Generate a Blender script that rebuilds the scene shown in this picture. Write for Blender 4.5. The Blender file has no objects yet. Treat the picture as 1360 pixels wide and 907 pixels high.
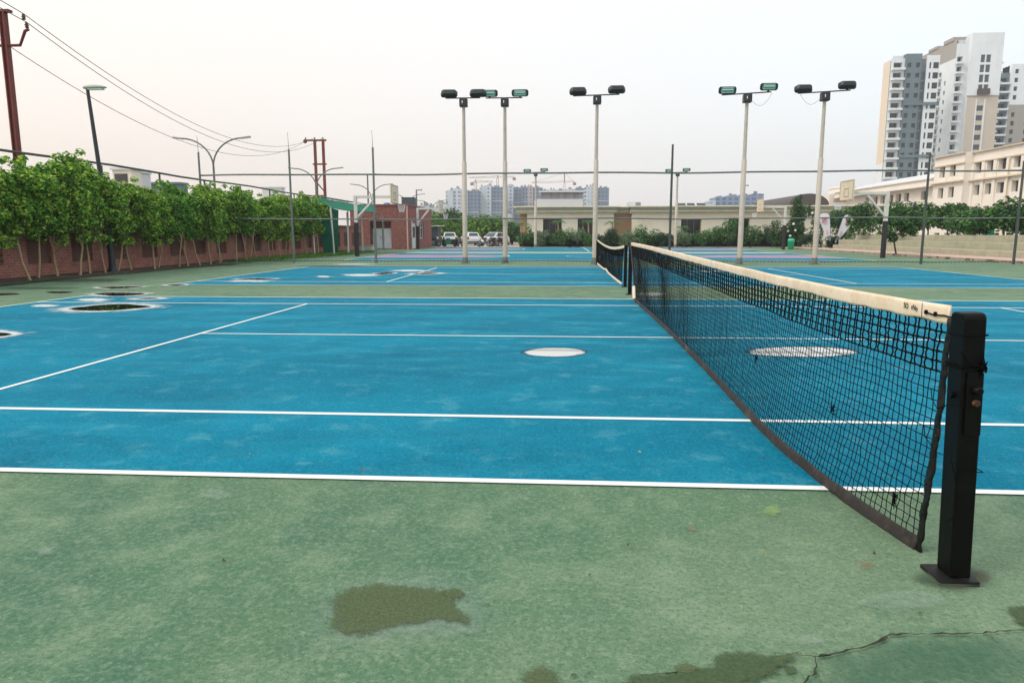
import bpy, math, random
from mathutils import Vector, Matrix, noise
random.seed(7)
scene = bpy.context.scene
COL = scene.collection
PI = math.pi
def V(*a): return Vector(a)

# ------------------------------------------------------------------ camera
F, PITCH, YAW, ROLL = 938.16, 0.1514, -0.0674, -0.0008
CAM = V(-1.5516, -3.6857, 1.3397)
def cam_axes():
    cy, sy, cp, sp = math.cos(YAW), math.sin(YAW), math.cos(PITCH), math.sin(PITCH)
    fwd = V(sy*cp, cy*cp, -sp); right = V(cy, -sy, 0); up = right.cross(fwd)
    cr, sr = math.cos(ROLL), math.sin(ROLL)
    return right*cr + up*sr, up*cr - right*sr, fwd
RX, UX, FX = cam_axes()
cd = bpy.data.cameras.new('camera'); cam = bpy.data.objects.new('camera', cd); COL.objects.link(cam)
cam.matrix_world = Matrix(((RX.x, UX.x, -FX.x, CAM.x), (RX.y, UX.y, -FX.y, CAM.y), (RX.z, UX.z, -FX.z, CAM.z), (0, 0, 0, 1)))
cd.sensor_width = 36; cd.lens = 36*F/1360; cd.clip_start = 0.05; cd.clip_end = 6000
scene.camera = cam
def ray(px, py): return FX*F + RX*(px-680) + UX*(453.5-py)
def gnd(px, py, z=0.0):                     # ground point seen at a photo pixel (for laying out the site plan)
    d = ray(px, py); return CAM + d*((z-CAM.z)/d.z)
def at(px, py, Y):                          # point at depth Y
    d = ray(px, py); return CAM + d*((Y-CAM.y)/d.y)
def atx(px, py, X):
    d = ray(px, py); return CAM + d*((X-CAM.x)/d.x)

# ------------------------------------------------------------------ helpers
def lin(h):
    h = h.lstrip('#'); r = []
    for i in (0, 2, 4):
        v = int(h[i:i+2], 16)/255; r.append(v/12.92 if v <= .04045 else ((v+.055)/1.055)**2.4)
    return (*r, 1)
class MB:
    def __init__(s): s.v = []; s.f = []; s.sm = []
    def add(s, vs, fs, smooth=False):
        b = len(s.v); s.v += [Vector(x) for x in vs]
        for f in fs: s.f.append([b+i for i in f]); s.sm.append(smooth)
        return s
    def box(s, c, d, rz=0.0, ry=0.0, rx=0.0):
        hx, hy, hz = d[0]/2, d[1]/2, d[2]/2
        pts = [V(x, y, z) for z in (-hz, hz) for x, y in ((-hx, -hy), (hx, -hy), (hx, hy), (-hx, hy))]
        if rx: R = Matrix.Rotation(rx, 3, 'X'); pts = [R@p for p in pts]
        if ry: R = Matrix.Rotation(ry, 3, 'Y'); pts = [R@p for p in pts]
        if rz: R = Matrix.Rotation(rz, 3, 'Z'); pts = [R@p for p in pts]
        c = Vector(c)
        return s.add([p+c for p in pts], [(3, 2, 1, 0), (4, 5, 6, 7), (0, 1, 5, 4), (1, 2, 6, 5), (2, 3, 7, 6), (3, 0, 4, 7)])
    def span(s, a, b):                      # box between two corners
        a = Vector(a); b = Vector(b); return s.box((a+b)/2, [abs(b[i]-a[i]) for i in range(3)])
    def tube(s, pts, r, n=6, caps=True, smooth=True):
        pts = [Vector(p) for p in pts]; k = len(pts); rs = r if isinstance(r, (list, tuple)) else [r]*k
        t0 = (pts[1]-pts[0]).normalized()
        ref = V(0, 0, 1) if abs(t0.z) < .9 else V(1, 0, 0)
        a = t0.cross(ref).normalized(); base = len(s.v)
        for i, p in enumerate(pts):
            t = (pts[min(i+1, k-1)]-pts[max(i-1, 0)]); t = t.normalized() if t.length > 1e-9 else t0
            a = (a - t*a.dot(t)); a = a.normalized() if a.length > 1e-6 else t.orthogonal().normalized()
            b = t.cross(a)
            for j in range(n):
                th = 2*PI*j/n; s.v.append(p + (a*math.cos(th)+b*math.sin(th))*rs[i])
        for i in range(k-1):
            for j in range(n):
                j2 = (j+1) % n
                s.f.append([base+i*n+j, base+i*n+j2, base+(i+1)*n+j2, base+(i+1)*n+j]); s.sm.append(smooth)
        if caps:
            q = len(s.v); s.v += [v.copy() for v in s.v[base:base+n]]+[v.copy() for v in s.v[base+(k-1)*n:base+k*n]]
            s.f.append([q+j for j in reversed(range(n))]); s.sm.append(False)
            s.f.append([q+n+j for j in range(n)]); s.sm.append(False)
        return s
    def prism(s, poly, ax, lo, hi):         # polygon in the plane normal to axis ax, swept lo..hi
        def P(u, v, w):
            return V(w, u, v) if ax == 0 else (V(u, w, v) if ax == 1 else V(u, v, w))
        n = len(poly)
        vs = [P(u, v, lo) for u, v in poly]+[P(u, v, hi) for u, v in poly]
        fs = [list(range(n))[::-1], [n+i for i in range(n)]] + [(i, (i+1) % n, n+(i+1) % n, n+i) for i in range(n)]
        return s.add(vs, fs)
    def quad(s, a, b, c, d): return s.add([a, b, c, d], [(0, 1, 2, 3)])
    def ball(s, c, r, nu=10, nv=7):
        c = Vector(c); r = r if isinstance(r, (list, tuple)) else (r, r, r); vs = []; fs = []
        for i in range(nv+1):
            ph = PI*i/nv
            for j in range(nu):
                th = 2*PI*j/nu; vs.append(c+V(r[0]*math.sin(ph)*math.cos(th), r[1]*math.sin(ph)*math.sin(th), r[2]*math.cos(ph)))
        for i in range(nv):
            for j in range(nu): fs.append((i*nu+j, (i+1)*nu+j, (i+1)*nu+(j+1) % nu, i*nu+(j+1) % nu))
        return s.add(vs, fs, True)
    def lathe(s, c, prof, n=14, ax='z'):
        c = Vector(c); vs = []; fs = []
        for r, z in prof:
            for j in range(n):
                th = 2*PI*j/n; x, y = r*math.cos(th), r*math.sin(th)
                vs.append(c+(V(x, y, z) if ax == 'z' else (V(z, x, y) if ax == 'x' else V(x, z, y))))
        k = len(prof)
        for i in range(k-1):
            for j in range(n): fs.append((i*n+j, i*n+(j+1) % n, (i+1)*n+(j+1) % n, (i+1)*n+j))
        s.add(vs, fs, True); ring = lambda i: vs[i*n:(i+1)*n]
        s.add(ring(0), [list(range(n))[::-1]]); s.add(ring(k-1), [list(range(n))])
        return s
    def mesh(s, name, mat, off=None):
        me = bpy.data.meshes.new(name)
        me.from_pydata([tuple(v-off) if off is not None else tuple(v) for v in s.v], [], s.f)
        me.polygons.foreach_set('use_smooth', s.sm); me.materials.append(mat); me.update(); return me
    def build(s, name, mat, parent=None, world=True, loc=None):
        off = None
        if parent is not None and world:
            off = parent.location.copy()
            if parent.parent: off += parent.parent.location
        o = bpy.data.objects.new(name, s.mesh(name, mat, off)); COL.objects.link(o)
        if parent: o.parent = parent
        if loc: o.location = loc
        return o
def obj(name, me, parent=None, loc=None):
    o = bpy.data.objects.new(name, me); COL.objects.link(o)
    if parent: o.parent = parent
    if loc is not None: o.location = loc
    return o
def tag(o, label=None, cat=None, group=None, kind=None):
    if label: o['label'] = label
    if cat: o['category'] = cat
    if group: o['group'] = group
    if kind: o['kind'] = kind
    return o
def thing(name, label, cat, loc=(0, 0, 0), group=None):
    o = bpy.data.objects.new(name, None); COL.objects.link(o); o.location = loc; o.empty_display_size = .2
    return tag(o, label, cat, group)
def copy_tree(o, parent=None):
    c = o.copy(); COL.objects.link(c)
    if parent: c.parent = parent
    for ch in [x for x in o.children]: copy_tree(ch, c)
    return c
ORD = ['first', 'second', 'third', 'fourth', 'fifth', 'sixth', 'seventh', 'eighth', 'ninth', 'tenth', 'eleventh', 'twelfth', 'thirteenth', 'fourteenth', 'fifteenth',
       'sixteenth', 'seventeenth', 'eighteenth', 'nineteenth', 'twentieth']

# ------------------------------------------------------------------ materials
def N(nt, t, **kw):
    n = nt.nodes.new(t)
    for k, v in kw.items(): setattr(n, k, v)
    return n
def noise_node(nt, vec, scale, detail=4, rough=.6, dist=0):
    n = N(nt, 'ShaderNodeTexNoise'); n.inputs['Scale'].default_value = scale; n.inputs['Detail'].default_value = detail
    n.inputs['Roughness'].default_value = rough; n.inputs['Distortion'].default_value = dist
    nt.links.new(vec, n.inputs['Vector']); return n.outputs['Fac']
def ramp(nt, fac, lo, hi, a=0., b=1.):
    m = N(nt, 'ShaderNodeMapRange'); m.clamp = True
    for k, v in zip(('From Min', 'From Max', 'To Min', 'To Max'), (lo, hi, a, b)): m.inputs[k].default_value = v
    nt.links.new(fac, m.inputs['Value']); return m.outputs['Result']
def mixc(nt, fac, a, b, blend='MIX'):
    m = N(nt, 'ShaderNodeMix', data_type='RGBA', blend_type=blend)
    for s, x in ((m.inputs[0], fac), (m.inputs[6], a), (m.inputs[7], b)):
        if hasattr(x, 'links'): nt.links.new(x, s)
        else: s.default_value = x
    return m.outputs[2]
def base(name):
    m = bpy.data.materials.new(name); m.use_nodes = True; nt = m.node_tree
    b = nt.nodes['Principled BSDF']; tc = N(nt, 'ShaderNodeTexCoord')
    return m, nt, b, tc.outputs['Object']
def mapping(nt, vec, scale=(1, 1, 1), rot=(0, 0, 0)):
    mp = N(nt, 'ShaderNodeMapping'); mp.inputs['Scale'].default_value = scale; mp.inputs['Rotation'].default_value = rot
    nt.links.new(vec, mp.inputs['Vector']); return mp.outputs['Vector']
def mat(name, col, rough=.6, metal=0, layers=(), bump=None, spec=.5, stretch=None):
    """col: base colour; layers: (scale, lo, hi, colour, amount[, stretch]) noise-driven colour variation"""
    m, nt, b, vec = base(name); c = col if not isinstance(col, str) else lin(col)
    out = c
    for L in layers:
        sc, lo, hi, c2, amt = L[:5]; v = mapping(nt, vec, L[5]) if len(L) > 5 else vec
        f = ramp(nt, noise_node(nt, v, sc, 6, .65), lo, hi, 0, amt)
        out = mixc(nt, f, out, lin(c2) if isinstance(c2, str) else c2)
    if hasattr(out, 'links'): nt.links.new(out, b.inputs['Base Color'])
    else: b.inputs['Base Color'].default_value = out
    b.inputs['Roughness'].default_value = rough; b.inputs['Metallic'].default_value = metal
    b.inputs['Specular IOR Level'].default_value = spec
    if bump:
        bp = N(nt, 'ShaderNodeBump'); bp.inputs['Strength'].default_value = bump[1]; bp.inputs['Distance'].default_value = bump[2] if len(bump) > 2 else .01
        nt.links.new(noise_node(nt, vec, bump[0], 5, .7), bp.inputs['Height']); nt.links.new(bp.outputs['Normal'], b.inputs['Normal'])
    return m
def brick_mat(name, axis, c1, c2, cm, sx=1.0):
    m, nt, b, vec = base(name)
    sep = N(nt, 'ShaderNodeSeparateXYZ'); nt.links.new(vec, sep.inputs[0]); cb = N(nt, 'ShaderNodeCombineXYZ')
    nt.links.new(sep.outputs[axis], cb.inputs[0]); nt.links.new(sep.outputs[2], cb.inputs[1])
    bt = N(nt, 'ShaderNodeTexBrick'); nt.links.new(cb.outputs[0], bt.inputs['Vector'])
    bt.inputs['Color1'].default_value = lin(c1); bt.inputs['Color2'].default_value = lin(c2); bt.inputs['Mortar'].default_value = lin(cm)
    bt.inputs['Scale'].default_value = 1; bt.inputs['Brick Width'].default_value = .24*sx; bt.inputs['Row Height'].default_value = .085*sx
    bt.inputs['Mortar Size'].default_value = .008*sx; bt.inputs['Bias'].default_value = -.1
    f = ramp(nt, noise_node(nt, vec, 1.3, 6, .7), .42, .72, 0, .65); out = mixc(nt, f, bt.outputs['Color'], lin('#6b4a40'))
    f = ramp(nt, noise_node(nt, vec, 5, 6, .7), .5, .75, 0, .6); out = mixc(nt, f, out, lin('#b98c7c'))
    nt.links.new(out, b.inputs['Base Color']); b.inputs['Roughness'].default_value = .9
    bp = N(nt, 'ShaderNodeBump'); bp.inputs['Strength'].default_value = .5; bp.inputs['Distance'].default_value = .01
    nt.links.new(bt.outputs['Fac'], bp.inputs['Height']); bp.invert = True; nt.links.new(bp.outputs['Normal'], b.inputs['Normal'])
    return m
def leaf_mat(name, dark, mid, light, trans=.3):
    m = bpy.data.materials.new(name); m.use_nodes = True; nt = m.node_tree; b = nt.nodes['Principled BSDF']; o = nt.nodes['Material Output']
    g = N(nt, 'ShaderNodeNewGeometry'); cr = N(nt, 'ShaderNodeValToRGB'); nt.links.new(g.outputs['Random Per Island'], cr.inputs[0])
    e = cr.color_ramp.elements; e[0].color = lin(dark); e[0].position = 0; e[1].color = lin(light); e[1].position = 1
    k = e.new(.55); k.color = lin(mid)
    nt.links.new(cr.outputs[0], b.inputs['Base Color']); b.inputs['Roughness'].default_value = .45; b.inputs['Specular IOR Level'].default_value = .35
    t = N(nt, 'ShaderNodeBsdfTranslucent'); nt.links.new(cr.outputs[0], t.inputs['Color'])
    mx = N(nt, 'ShaderNodeMixShader'); mx.inputs[0].default_value = trans
    nt.links.new(b.outputs[0], mx.inputs[1]); nt.links.new(t.outputs[0], mx.inputs[2]); nt.links.new(mx.outputs[0], o.inputs['Surface'])
    return m
def decal_mat(name, c1, c2, rough=.8, nscale=9., soft=.35, opacity=.9, spec=.3, amp=1.2):
    """thin sheet whose ragged edge follows the vertex attribute 'fade' broken up by noise"""
    m, nt, b, vec = base(name); o = nt.nodes['Material Output']
    at_ = N(nt, 'ShaderNodeAttribute', attribute_name='fade')
    n1 = noise_node(nt, vec, nscale, 9, .72)
    ad = N(nt, 'ShaderNodeMath', operation='MULTIPLY_ADD'); nt.links.new(n1, ad.inputs[0]); ad.inputs[1].default_value = amp; nt.links.new(at_.outputs['Fac'], ad.inputs[2])
    a = ramp(nt, ad.outputs[0], .5*amp+.22, .5*amp+.22+soft, 0, opacity)
    f = ramp(nt, noise_node(nt, vec, nscale*2.5, 6, .7), .35, .65)
    nt.links.new(mixc(nt, f, lin(c1), lin(c2)), b.inputs['Base Color']); b.inputs['Roughness'].default_value = rough; b.inputs['Specular IOR Level'].default_value = spec
    nt.links.new(a, b.inputs['Alpha']); return m

BLUE = mat('court_blue_paint', '#006a85', .85, layers=(
    (.35, .42, .62, '#0a84a0', .65, (.8, 1.4, 1)), (1.3, .5, .68, '#2688a0', .55, (.8, 1.5, 1)), (3.5, .54, .74, '#62a5ae', .5), (.7, .48, .66, '#00566f', .6, (.7, 1.3, 1)),
    (34, .48, .62, '#1a869f', .4), (60, .50, .64, '#003f56', .45), (22, .6, .75, '#62aab4', .35), (48, .62, .72, '#9cc6ca', .4), (9, .66, .78, '#a9c6c6', .4, (.5, 1.2, 1))), bump=(90, .3, .004), spec=.08)
GREEN = mat('court_green_paint', '#44694f', .9, layers=(
    (.4, .42, .64, '#62795a', .75), (.9, .48, .66, '#285746', .65), (2.4, .5, .70, '#778c71', .7), (.22, .5, .68, '#7b8f74', .5), (8, .5, .72, '#84967b', .35), (36, .48, .62, '#7f9476', .4),
    (62, .50, .64, '#254b3a', .5), (110, .58, .70, '#b2bba5', .4), (20, .6, .75, '#9fac93', .4)), bump=(80, .5, .004), spec=.4)
PINK = mat('court_pink_paint', '#94788f', .85, layers=((.6, .45, .65, '#a88f9f', .7), (1.6, .52, .7, '#6f8aa6', .6), (8, .5, .75, '#857896', .4)), spec=.25)
WHITE_LINE = mat('white_line_paint', '#dfe3e0', .7, layers=((7, .6, .8, '#9fb8bd', .5), (30, .6, .8, '#b9c6c4', .5)), spec=.3)
LINE_DULL = mat('worn_line_paint', '#b9d0c6', .8, layers=((2, .5, .75, '#86b5b8', .7),), spec=.3)
DIRT = mat('soil', '#3f3128', .95, layers=((3, .4, .65, '#6e5a48', .7), (14, .5, .7, '#2b211b', .7), (25, .58, .7, '#8a7a5c', .5)), bump=(18, .8, .03))
GROUNDM = mat('bare_ground', '#8a8475', .95, layers=((.1, .4, .65, '#77786a', .7), (2, .45, .7, '#a39a86', .5)))
PAVE = mat('pink_paving', '#b59a8a', .9, layers=((1.2, .4, .7, '#c9b2a4', .6), (9, .5, .7, '#8f7a6c', .5)))
KERBM = mat('kerb_concrete', '#9a8a7c', .9, layers=((2.2, .52, .6, '#33241f', .9), (9, .5, .7, '#c2aa9c', .5)))
CONC = mat('step_concrete', '#a5a08e', .9, layers=((.8, .4, .65, '#8b8c78', .7, (1, 1, 2.5)), (3.5, .5, .75, '#6f715f', .6, (1, 1, .3)), (14, .5, .7, '#c3bda9', .5)))
MOSSLINE = mat('mossy_concrete', '#7d8a4d', .95, layers=((4, .4, .65, '#a6a386', .7),))
CHALK = decal_mat('chalk_deposit', '#d3d4d0', '#a6bbc0', .9, 5., .55, .92, amp=1.5)
MOSS = decal_mat('moss_stain_film', '#3a4d32', '#5a6645', .85, 34., .3, .86, amp=1.6)
MOSS_DARK = decal_mat('dark_damp_film', '#33472c', '#4b5c3c', .8, 30., .3, .88, amp=1.7)
PALE = decal_mat('pale_scuff_film', '#a3b5a8', '#8ca294', .9, 22., 1.5, .5, amp=2.4)
RUSTY = decal_mat('rust_stain_film', '#9a6a52', '#7d7a5a', .9, 50., 1.2, .55, amp=2.2)
LIME = decal_mat('lime_stain_film', '#9db566', '#86a468', .9, 40., 1.2, .6, amp=2.2)
DAMP_BLUE = decal_mat('damp_blue_film', '#04495f', '#07566c', .6, 6., .3, .8, amp=1.0)
DAMP_SHADE = decal_mat('damp_shade_film', '#3e5a45', '#54493a', .75, 3., .6, .75, amp=1.2)
CRACK = mat('crack_dark', '#1d2118', .95, layers=((20, .45, .7, '#4a4a36', .7),))
def water_mat(name, col):
    m, nt, b, vec = base(name); b.inputs['Base Color'].default_value = lin(col); b.inputs['Roughness'].default_value = .02; b.inputs['IOR'].default_value = 3.4
    a_ = N(nt, 'ShaderNodeAttribute', attribute_name='fade'); n1 = noise_node(nt, vec, 3.5, 6, .65)
    ad = N(nt, 'ShaderNodeMath', operation='MULTIPLY_ADD'); nt.links.new(n1, ad.inputs[0]); ad.inputs[1].default_value = .8; nt.links.new(a_.outputs['Fac'], ad.inputs[2])
    nt.links.new(ramp(nt, ad.outputs[0], .56, .86), b.inputs['Alpha']); return m
WATER = water_mat('puddle_water', '#101d1b'); SKY_WATER = water_mat('sky_pale_puddle_water', '#b5b9b8')  # the pale one has bright sky reflection put into its base colour
BRICK_Y = brick_mat('red_brick_wall', 1, '#ad6256', '#96524a', '#ab9686')
BRICK_X = brick_mat('red_brick_front', 0, '#7b413b', '#6a3632', '#80605a', 1.6)
BRICK_S = brick_mat('red_brick_side', 1, '#8f4640', '#7e3a36', '#96706a', 1.6)
PLASTER_BROWN = mat('brown_plaster', '#634239', .95, layers=((1.5, .4, .7, '#7d5a4d', .7), (6, .5, .7, '#4b322c', .5)))
COPING = mat('brick_coping', '#7a4b43', .95, layers=((3, .4, .7, '#9a6a5e', .6),))
BLACK = mat('black_painted_steel', '#060606', .5, layers=((6, .55, .72, '#191817', .7), (40, .64, .74, '#3a2d26', .5)), bump=(30, .15, .003), spec=.14)
PLATE_WORN = mat('worn_black_plate', '#121212', .6, layers=((14, .55, .72, '#4d4a46', .7), (5, .5, .7, '#0c0c0c', .6)), spec=.3)
BLACK_CORD = mat('black_cord', '#040404', .9, spec=.15)
BLACK_VINYL = mat('black_vinyl', '#090808', .42, layers=((12, .5, .7, '#1d1a18', .7),), bump=(14, .8, .01), spec=.4)
GREY_BAND = mat('grey_canvas_band', '#2c2827', .9, layers=((6, .45, .7, '#181615', .7), (25, .5, .7, '#4a4440', .5), (3, .55, .7, '#66605a', .5)), bump=(40, .4, .004))
DARK_BAND = mat('dark_canvas_band', '#1d1c1d', .85)
TAPE = mat('cream_net_tape', '#e4d2ba', .85, layers=((2.5, .42, .7, '#c9ad8b', .7), (14, .5, .72, '#efe0ca', .6), (40, .62, .75, '#a8845f', .5)), bump=(22, .35, .006))
TAPE_FAR = mat('pale_net_tape', '#dcd0bc', .85, layers=((3, .45, .7, '#bfae94', .6),))
RUST_BOLT = mat('rusty_bolt', '#3a2316', .7, .3, layers=((90, .45, .65, '#8a5c34', .8),))
STEEL = mat('worn_steel', '#8d8a86', .4, .8, layers=((30, .5, .7, '#5b5550', .6),))
INK = mat('black_ink', '#2a2326', .8)
POLE_CREAM = mat('cream_pole_paint', '#b4aca0', .55, layers=((2, .5, .75, '#8e877d', .6), (9, .58, .72, '#7c6a58', .5)))
POLE_GREY = mat('galvanised_pole', '#6d7472', .5, .3, layers=((4, .45, .7, '#4c524f', .6), (15, .6, .75, '#8a8f8c', .5)))
POLE_DARK = mat('dark_green_grey_pole', '#3c4643', .5, .2, layers=((3, .45, .7, '#59625d', .6),))
POLE_WHITE = mat('white_pole_paint', '#c9c9c4', .55, layers=((4, .5, .7, '#9c9c98', .6),))
NAVY_POLE = mat('navy_lamp_post', '#1c2731', .45, .2)
RED_POLE = mat('red_oxide_steel', '#6e2c22', .65, .1, layers=((2, .45, .7, '#54211b', .7), (9, .55, .75, '#8a4537', .5)))
LAMP_CASE = mat('lamp_grey_green', '#8f9a8f', .4)
FIX_BLACK = mat('floodlight_black', '#15191d', .45, layers=((9, .5, .7, '#2d3338', .5),))
FIX_GLASS = mat('floodlight_glass', '#6f9a8e', .2, 0, spec=.6)
FIX_TUBE = mat('floodlight_reflector', '#a9d6c4', .25, .2)
WHITE_PLASTIC = mat('white_plastic', '#dcdedd', .5)
NET_GREEN = mat('green_shade_net', '#0a6a52', .85, layers=((1.4, .4, .7, '#07523f', .7), (.5, .45, .7, '#15805f', .6)), spec=.15)
NET_TOP = mat('pale_green_shade_net', '#0c6650', .9, layers=((1.4, .4, .7, '#08513d', .7), (.6, .5, .7, '#1d7d63', .5)), spec=.15)
PADDING = mat('black_post_padding', '#16171b', .6, layers=((6, .5, .7, '#2b2c30', .6),))
CREAM = mat('cream_plaster', '#e0dac9', .9, layers=((.5, .42, .7, '#d2cab6', .7), (3, .55, .75, '#bdb49d', .5, (1, 1, .25))))
TAN = mat('tan_plaster', '#a88b6c', .9, layers=((.6, .45, .7, '#b79a7a', .6),))
CORNICE_M = mat('cornice_plaster', '#dcd8c4', .9, layers=((1.5, .45, .7, '#bfbfa8', .6),))
SOFFIT = mat('grey_green_fascia', '#b3b9a4', .9, layers=((1.5, .45, .7, '#9ea794', .6),))
SCHOOL = mat('school_ivory_render', '#e6e0d8', .9, layers=((.25, .42, .7, '#dbd3c8', .7), (1.2, .55, .75, '#c6bbac', .5, (1, 1, .2))))
SCHOOL_TRIM = mat('school_trim', '#cfc0ab', .9, layers=((.8, .45, .7, '#b8a591', .5),))
WIN_GREY = mat('grey_window_recess', '#6e6a62', .7)
GLASS = mat('dark_window_glass', '#1d2427', .12, layers=((.7, .45, .65, '#394447', .7),), spec=.6)
GLASS2 = mat('blue_grey_glass', '#33424c', .15, spec=.6)
GLASS_DK = mat('black_window_glass', '#14181b', .2, spec=.5)
FRAME_W = mat('white_window_frame', '#d9d9d2', .5)
TW_WHITE = mat('tower_white_render', '#dde4e8', .9, layers=((.08, .42, .7, '#c6d0d6', .6), (.6, .55, .75, '#b9bfc1', .4, (1, 1, .2))))
TW_BEIGE = mat('tower_beige_render', '#c3b9ab', .9, layers=((.1, .42, .7, '#b3a898', .6),))
TW_PEACH = mat('tower_peach_render', '#dccdbb', .9)
TW_TEAL = mat('tower_slate_render', '#5d6f78', .85, layers=((.1, .42, .7, '#6b7d85', .6),))
TW_DARK = mat('tower_dark_render', '#4d4c4e', .85)
TW_TAUPE = mat('tower_taupe_render', '#9b9791', .9)
BAL_BROWN = mat('balcony_brown', '#4a3434', .8)
SKY_A = None
CAR_WHITE = mat('car_white_paint', '#d5d8d8', .25, 0, spec=.6)
TYRE = mat('tyre_rubber', '#121212', .85)
RIM = mat('wheel_alloy', '#8c9093', .35, .8)
RED_LAMP = mat('red_lamp_lens', '#8a1512', .25)
PLATE_W = mat('number_plate_white', '#cfcfc8', .5)
CHROME = mat('engine_metal', '#6c6e70', .35, .8)
BIKE_RED = mat('bike_maroon_paint', '#5a1522', .3)
BIKE_BLACK = mat('bike_black_paint', '#17171a', .3)
BIN_GREEN = mat('bin_green_plastic', '#12a87a', .45)
FLAG_W = mat('flag_white_fabric', '#dcdde6', .8, layers=((2, .5, .75, '#c2c5d6', .5),))
FLAG_EDGE = mat('flag_blue_edge', '#4b5875', .7)
FLAG_PINK = mat('flag_pink_print', '#d396a6', .8)
TANK = mat('grey_water_tank', '#3f4850', .6)
DOMEM = mat('dark_arched_sheet', '#4a4542', .7, layers=((1, .45, .7, '#3a3634', .6),))
DOOR_GREY = mat('pale_grey_door', '#c3ced3', .5, layers=((2, .5, .75, '#8f999d', .5),))
DOOR_WHITE = mat('white_door', '#d3d8d8', .5)
FAR_WHITE = mat('far_white_block', '#c9ccce', .9)
FAR_GREY = mat('far_grey_block', '#7b848c', .9)
CRANE_M = mat('crane_orange', '#8a5a45', .7)
BARK = mat('pale_bark', '#a58c6e', .9, layers=((9, .42, .7, '#7a6048', .6, (1, 1, .3)), (20, .55, .75, '#c4ac8a', .5)), bump=(25, .6, .01))
BARK_DK = mat('dark_bark', '#4a3b2e', .95, layers=((9, .4, .7, '#2f251d', .7),))
GRASS_M = leaf_mat('grass_blade', '#2f5a18', '#4f8324', '#7da33c', .25)
LEAF_WALL = leaf_mat('wall_tree_leaf', '#184a1a', '#65a52e', '#d8e868', .42)
LEAF_WALL2 = leaf_mat('wall_tree_leaf_cool', '#164a20', '#4c9836', '#b0d255', .42)
LEAF_FAR = leaf_mat('far_tree_leaf', '#1c4a1c', '#4f8a2e', '#98b548', .35)
LEAF_DK = leaf_mat('hedge_leaf', '#0c2412', '#1c4220', '#3d6a36', .2)
LEAF_SHRUB = leaf_mat('shrub_leaf', '#1a4420', '#3c7034', '#74a052', .3)
LEAF_PALE = leaf_mat('grey_shrub_leaf', '#4a6a4c', '#6d8a64', '#93a884', .3)
LEAF_TERR = leaf_mat('terrace_tree_leaf', '#092910', '#1c561d', '#62953a', .25)
LEAF_CON = leaf_mat('conifer_leaf', '#0e2f16', '#245224', '#4f7d30', .2)
BLOSSOM = mat('white_blossom', '#dedfd6', .8)

# ------------------------------------------------------------------ sky, sun, haze
w = bpy.data.worlds.new('World'); scene.world = w; w.use_nodes = True; nt = w.node_tree
bg = nt.nodes['Background']; wo = nt.nodes['World Output']
SUN_AZ, SUN_EL = math.radians(-118), math.radians(48)
sky = N(nt, 'ShaderNodeTexSky', sky_type='NISHITA'); sky.sun_disc = False; sky.sun_elevation = SUN_EL; sky.sun_rotation = SUN_AZ
sky.dust_density = 4; sky.air_density = 1.5
nt.links.new(sky.outputs[0], bg.inputs['Color']); bg.inputs['Strength'].default_value = .05
tc = N(nt, 'ShaderNodeTexCoord'); sp = N(nt, 'ShaderNodeSeparateXYZ'); nt.links.new(tc.outputs['Generated'], sp.inputs[0])
sx = ramp(nt, sp.outputs[0], -.62, .45); sz = ramp(nt, sp.outputs[2], 0, .45)
low = mixc(nt, sx, (.98, .80, .70, 1), (.80, .83, .88, 1)); high = mixc(nt, sx, (.98, .91, .82, 1), (.90, .95, .96, 1))
veil = mixc(nt, sz, low, high)
cl = noise_node(nt, mapping(nt, tc.outputs['Generated'], (1.2, 1.2, 5)), 1.6, 4, .5); veil = mixc(nt, ramp(nt, cl, .35, .7, 0, .10), veil, (1, 1, 1, 1))
bg2 = N(nt, 'ShaderNodeBackground'); nt.links.new(veil, bg2.inputs['Color']); bg2.inputs['Strength'].default_value = 1.07
add = N(nt, 'ShaderNodeAddShader'); nt.links.new(bg.outputs[0], add.inputs[0]); nt.links.new(bg2.outputs[0], add.inputs[1]); nt.links.new(add.outputs[0], wo.inputs['Surface'])
sl = bpy.data.lights.new('sun', 'SUN'); sl.energy = 1.7; sl.angle = math.radians(20); sl.color = (1, .95, .87)
sun = bpy.data.objects.new('sun', sl); COL.objects.link(sun)
sd = V(math.sin(SUN_AZ)*math.cos(SUN_EL), math.cos(SUN_AZ)*math.cos(SUN_EL), math.sin(SUN_EL)); sun.rotation_euler = sd.to_track_quat('Z', 'Y').to_euler()
vs_ = scene.view_settings; vs_.view_transform = 'Standard'; vs_.look = 'None'; vs_.exposure = 0; vs_.gamma = 1; vs_.use_curve_mapping = False
cy = scene.cycles; cy.max_bounces = 6; cy.diffuse_bounces = 2; cy.glossy_bounces = 3; cy.transmission_bounces = 3; cy.transparent_max_bounces = 12; cy.volume_bounces = 0
cy.use_denoising = True; cy.sample_clamp_indirect = 4
hz = MB(); hz.span((-900, -60, -1.2), (900, 1150, 125))
hm = bpy.data.materials.new('haze_air'); hm.use_nodes = True; hn = hm.node_tree; hn.nodes.remove(hn.nodes['Principled BSDF'])
pv = N(hn, 'ShaderNodeVolumePrincipled'); pv.inputs['Color'].default_value = (.93, .95, .98, 1); pv.inputs['Density'].default_value = .00055; pv.inputs['Anisotropy'].default_value = .2
hn.links.new(pv.outputs[0], hn.nodes['Material Output'].inputs['Volume'])
tag(hz.build('haze', hm), kind='stuff')

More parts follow.
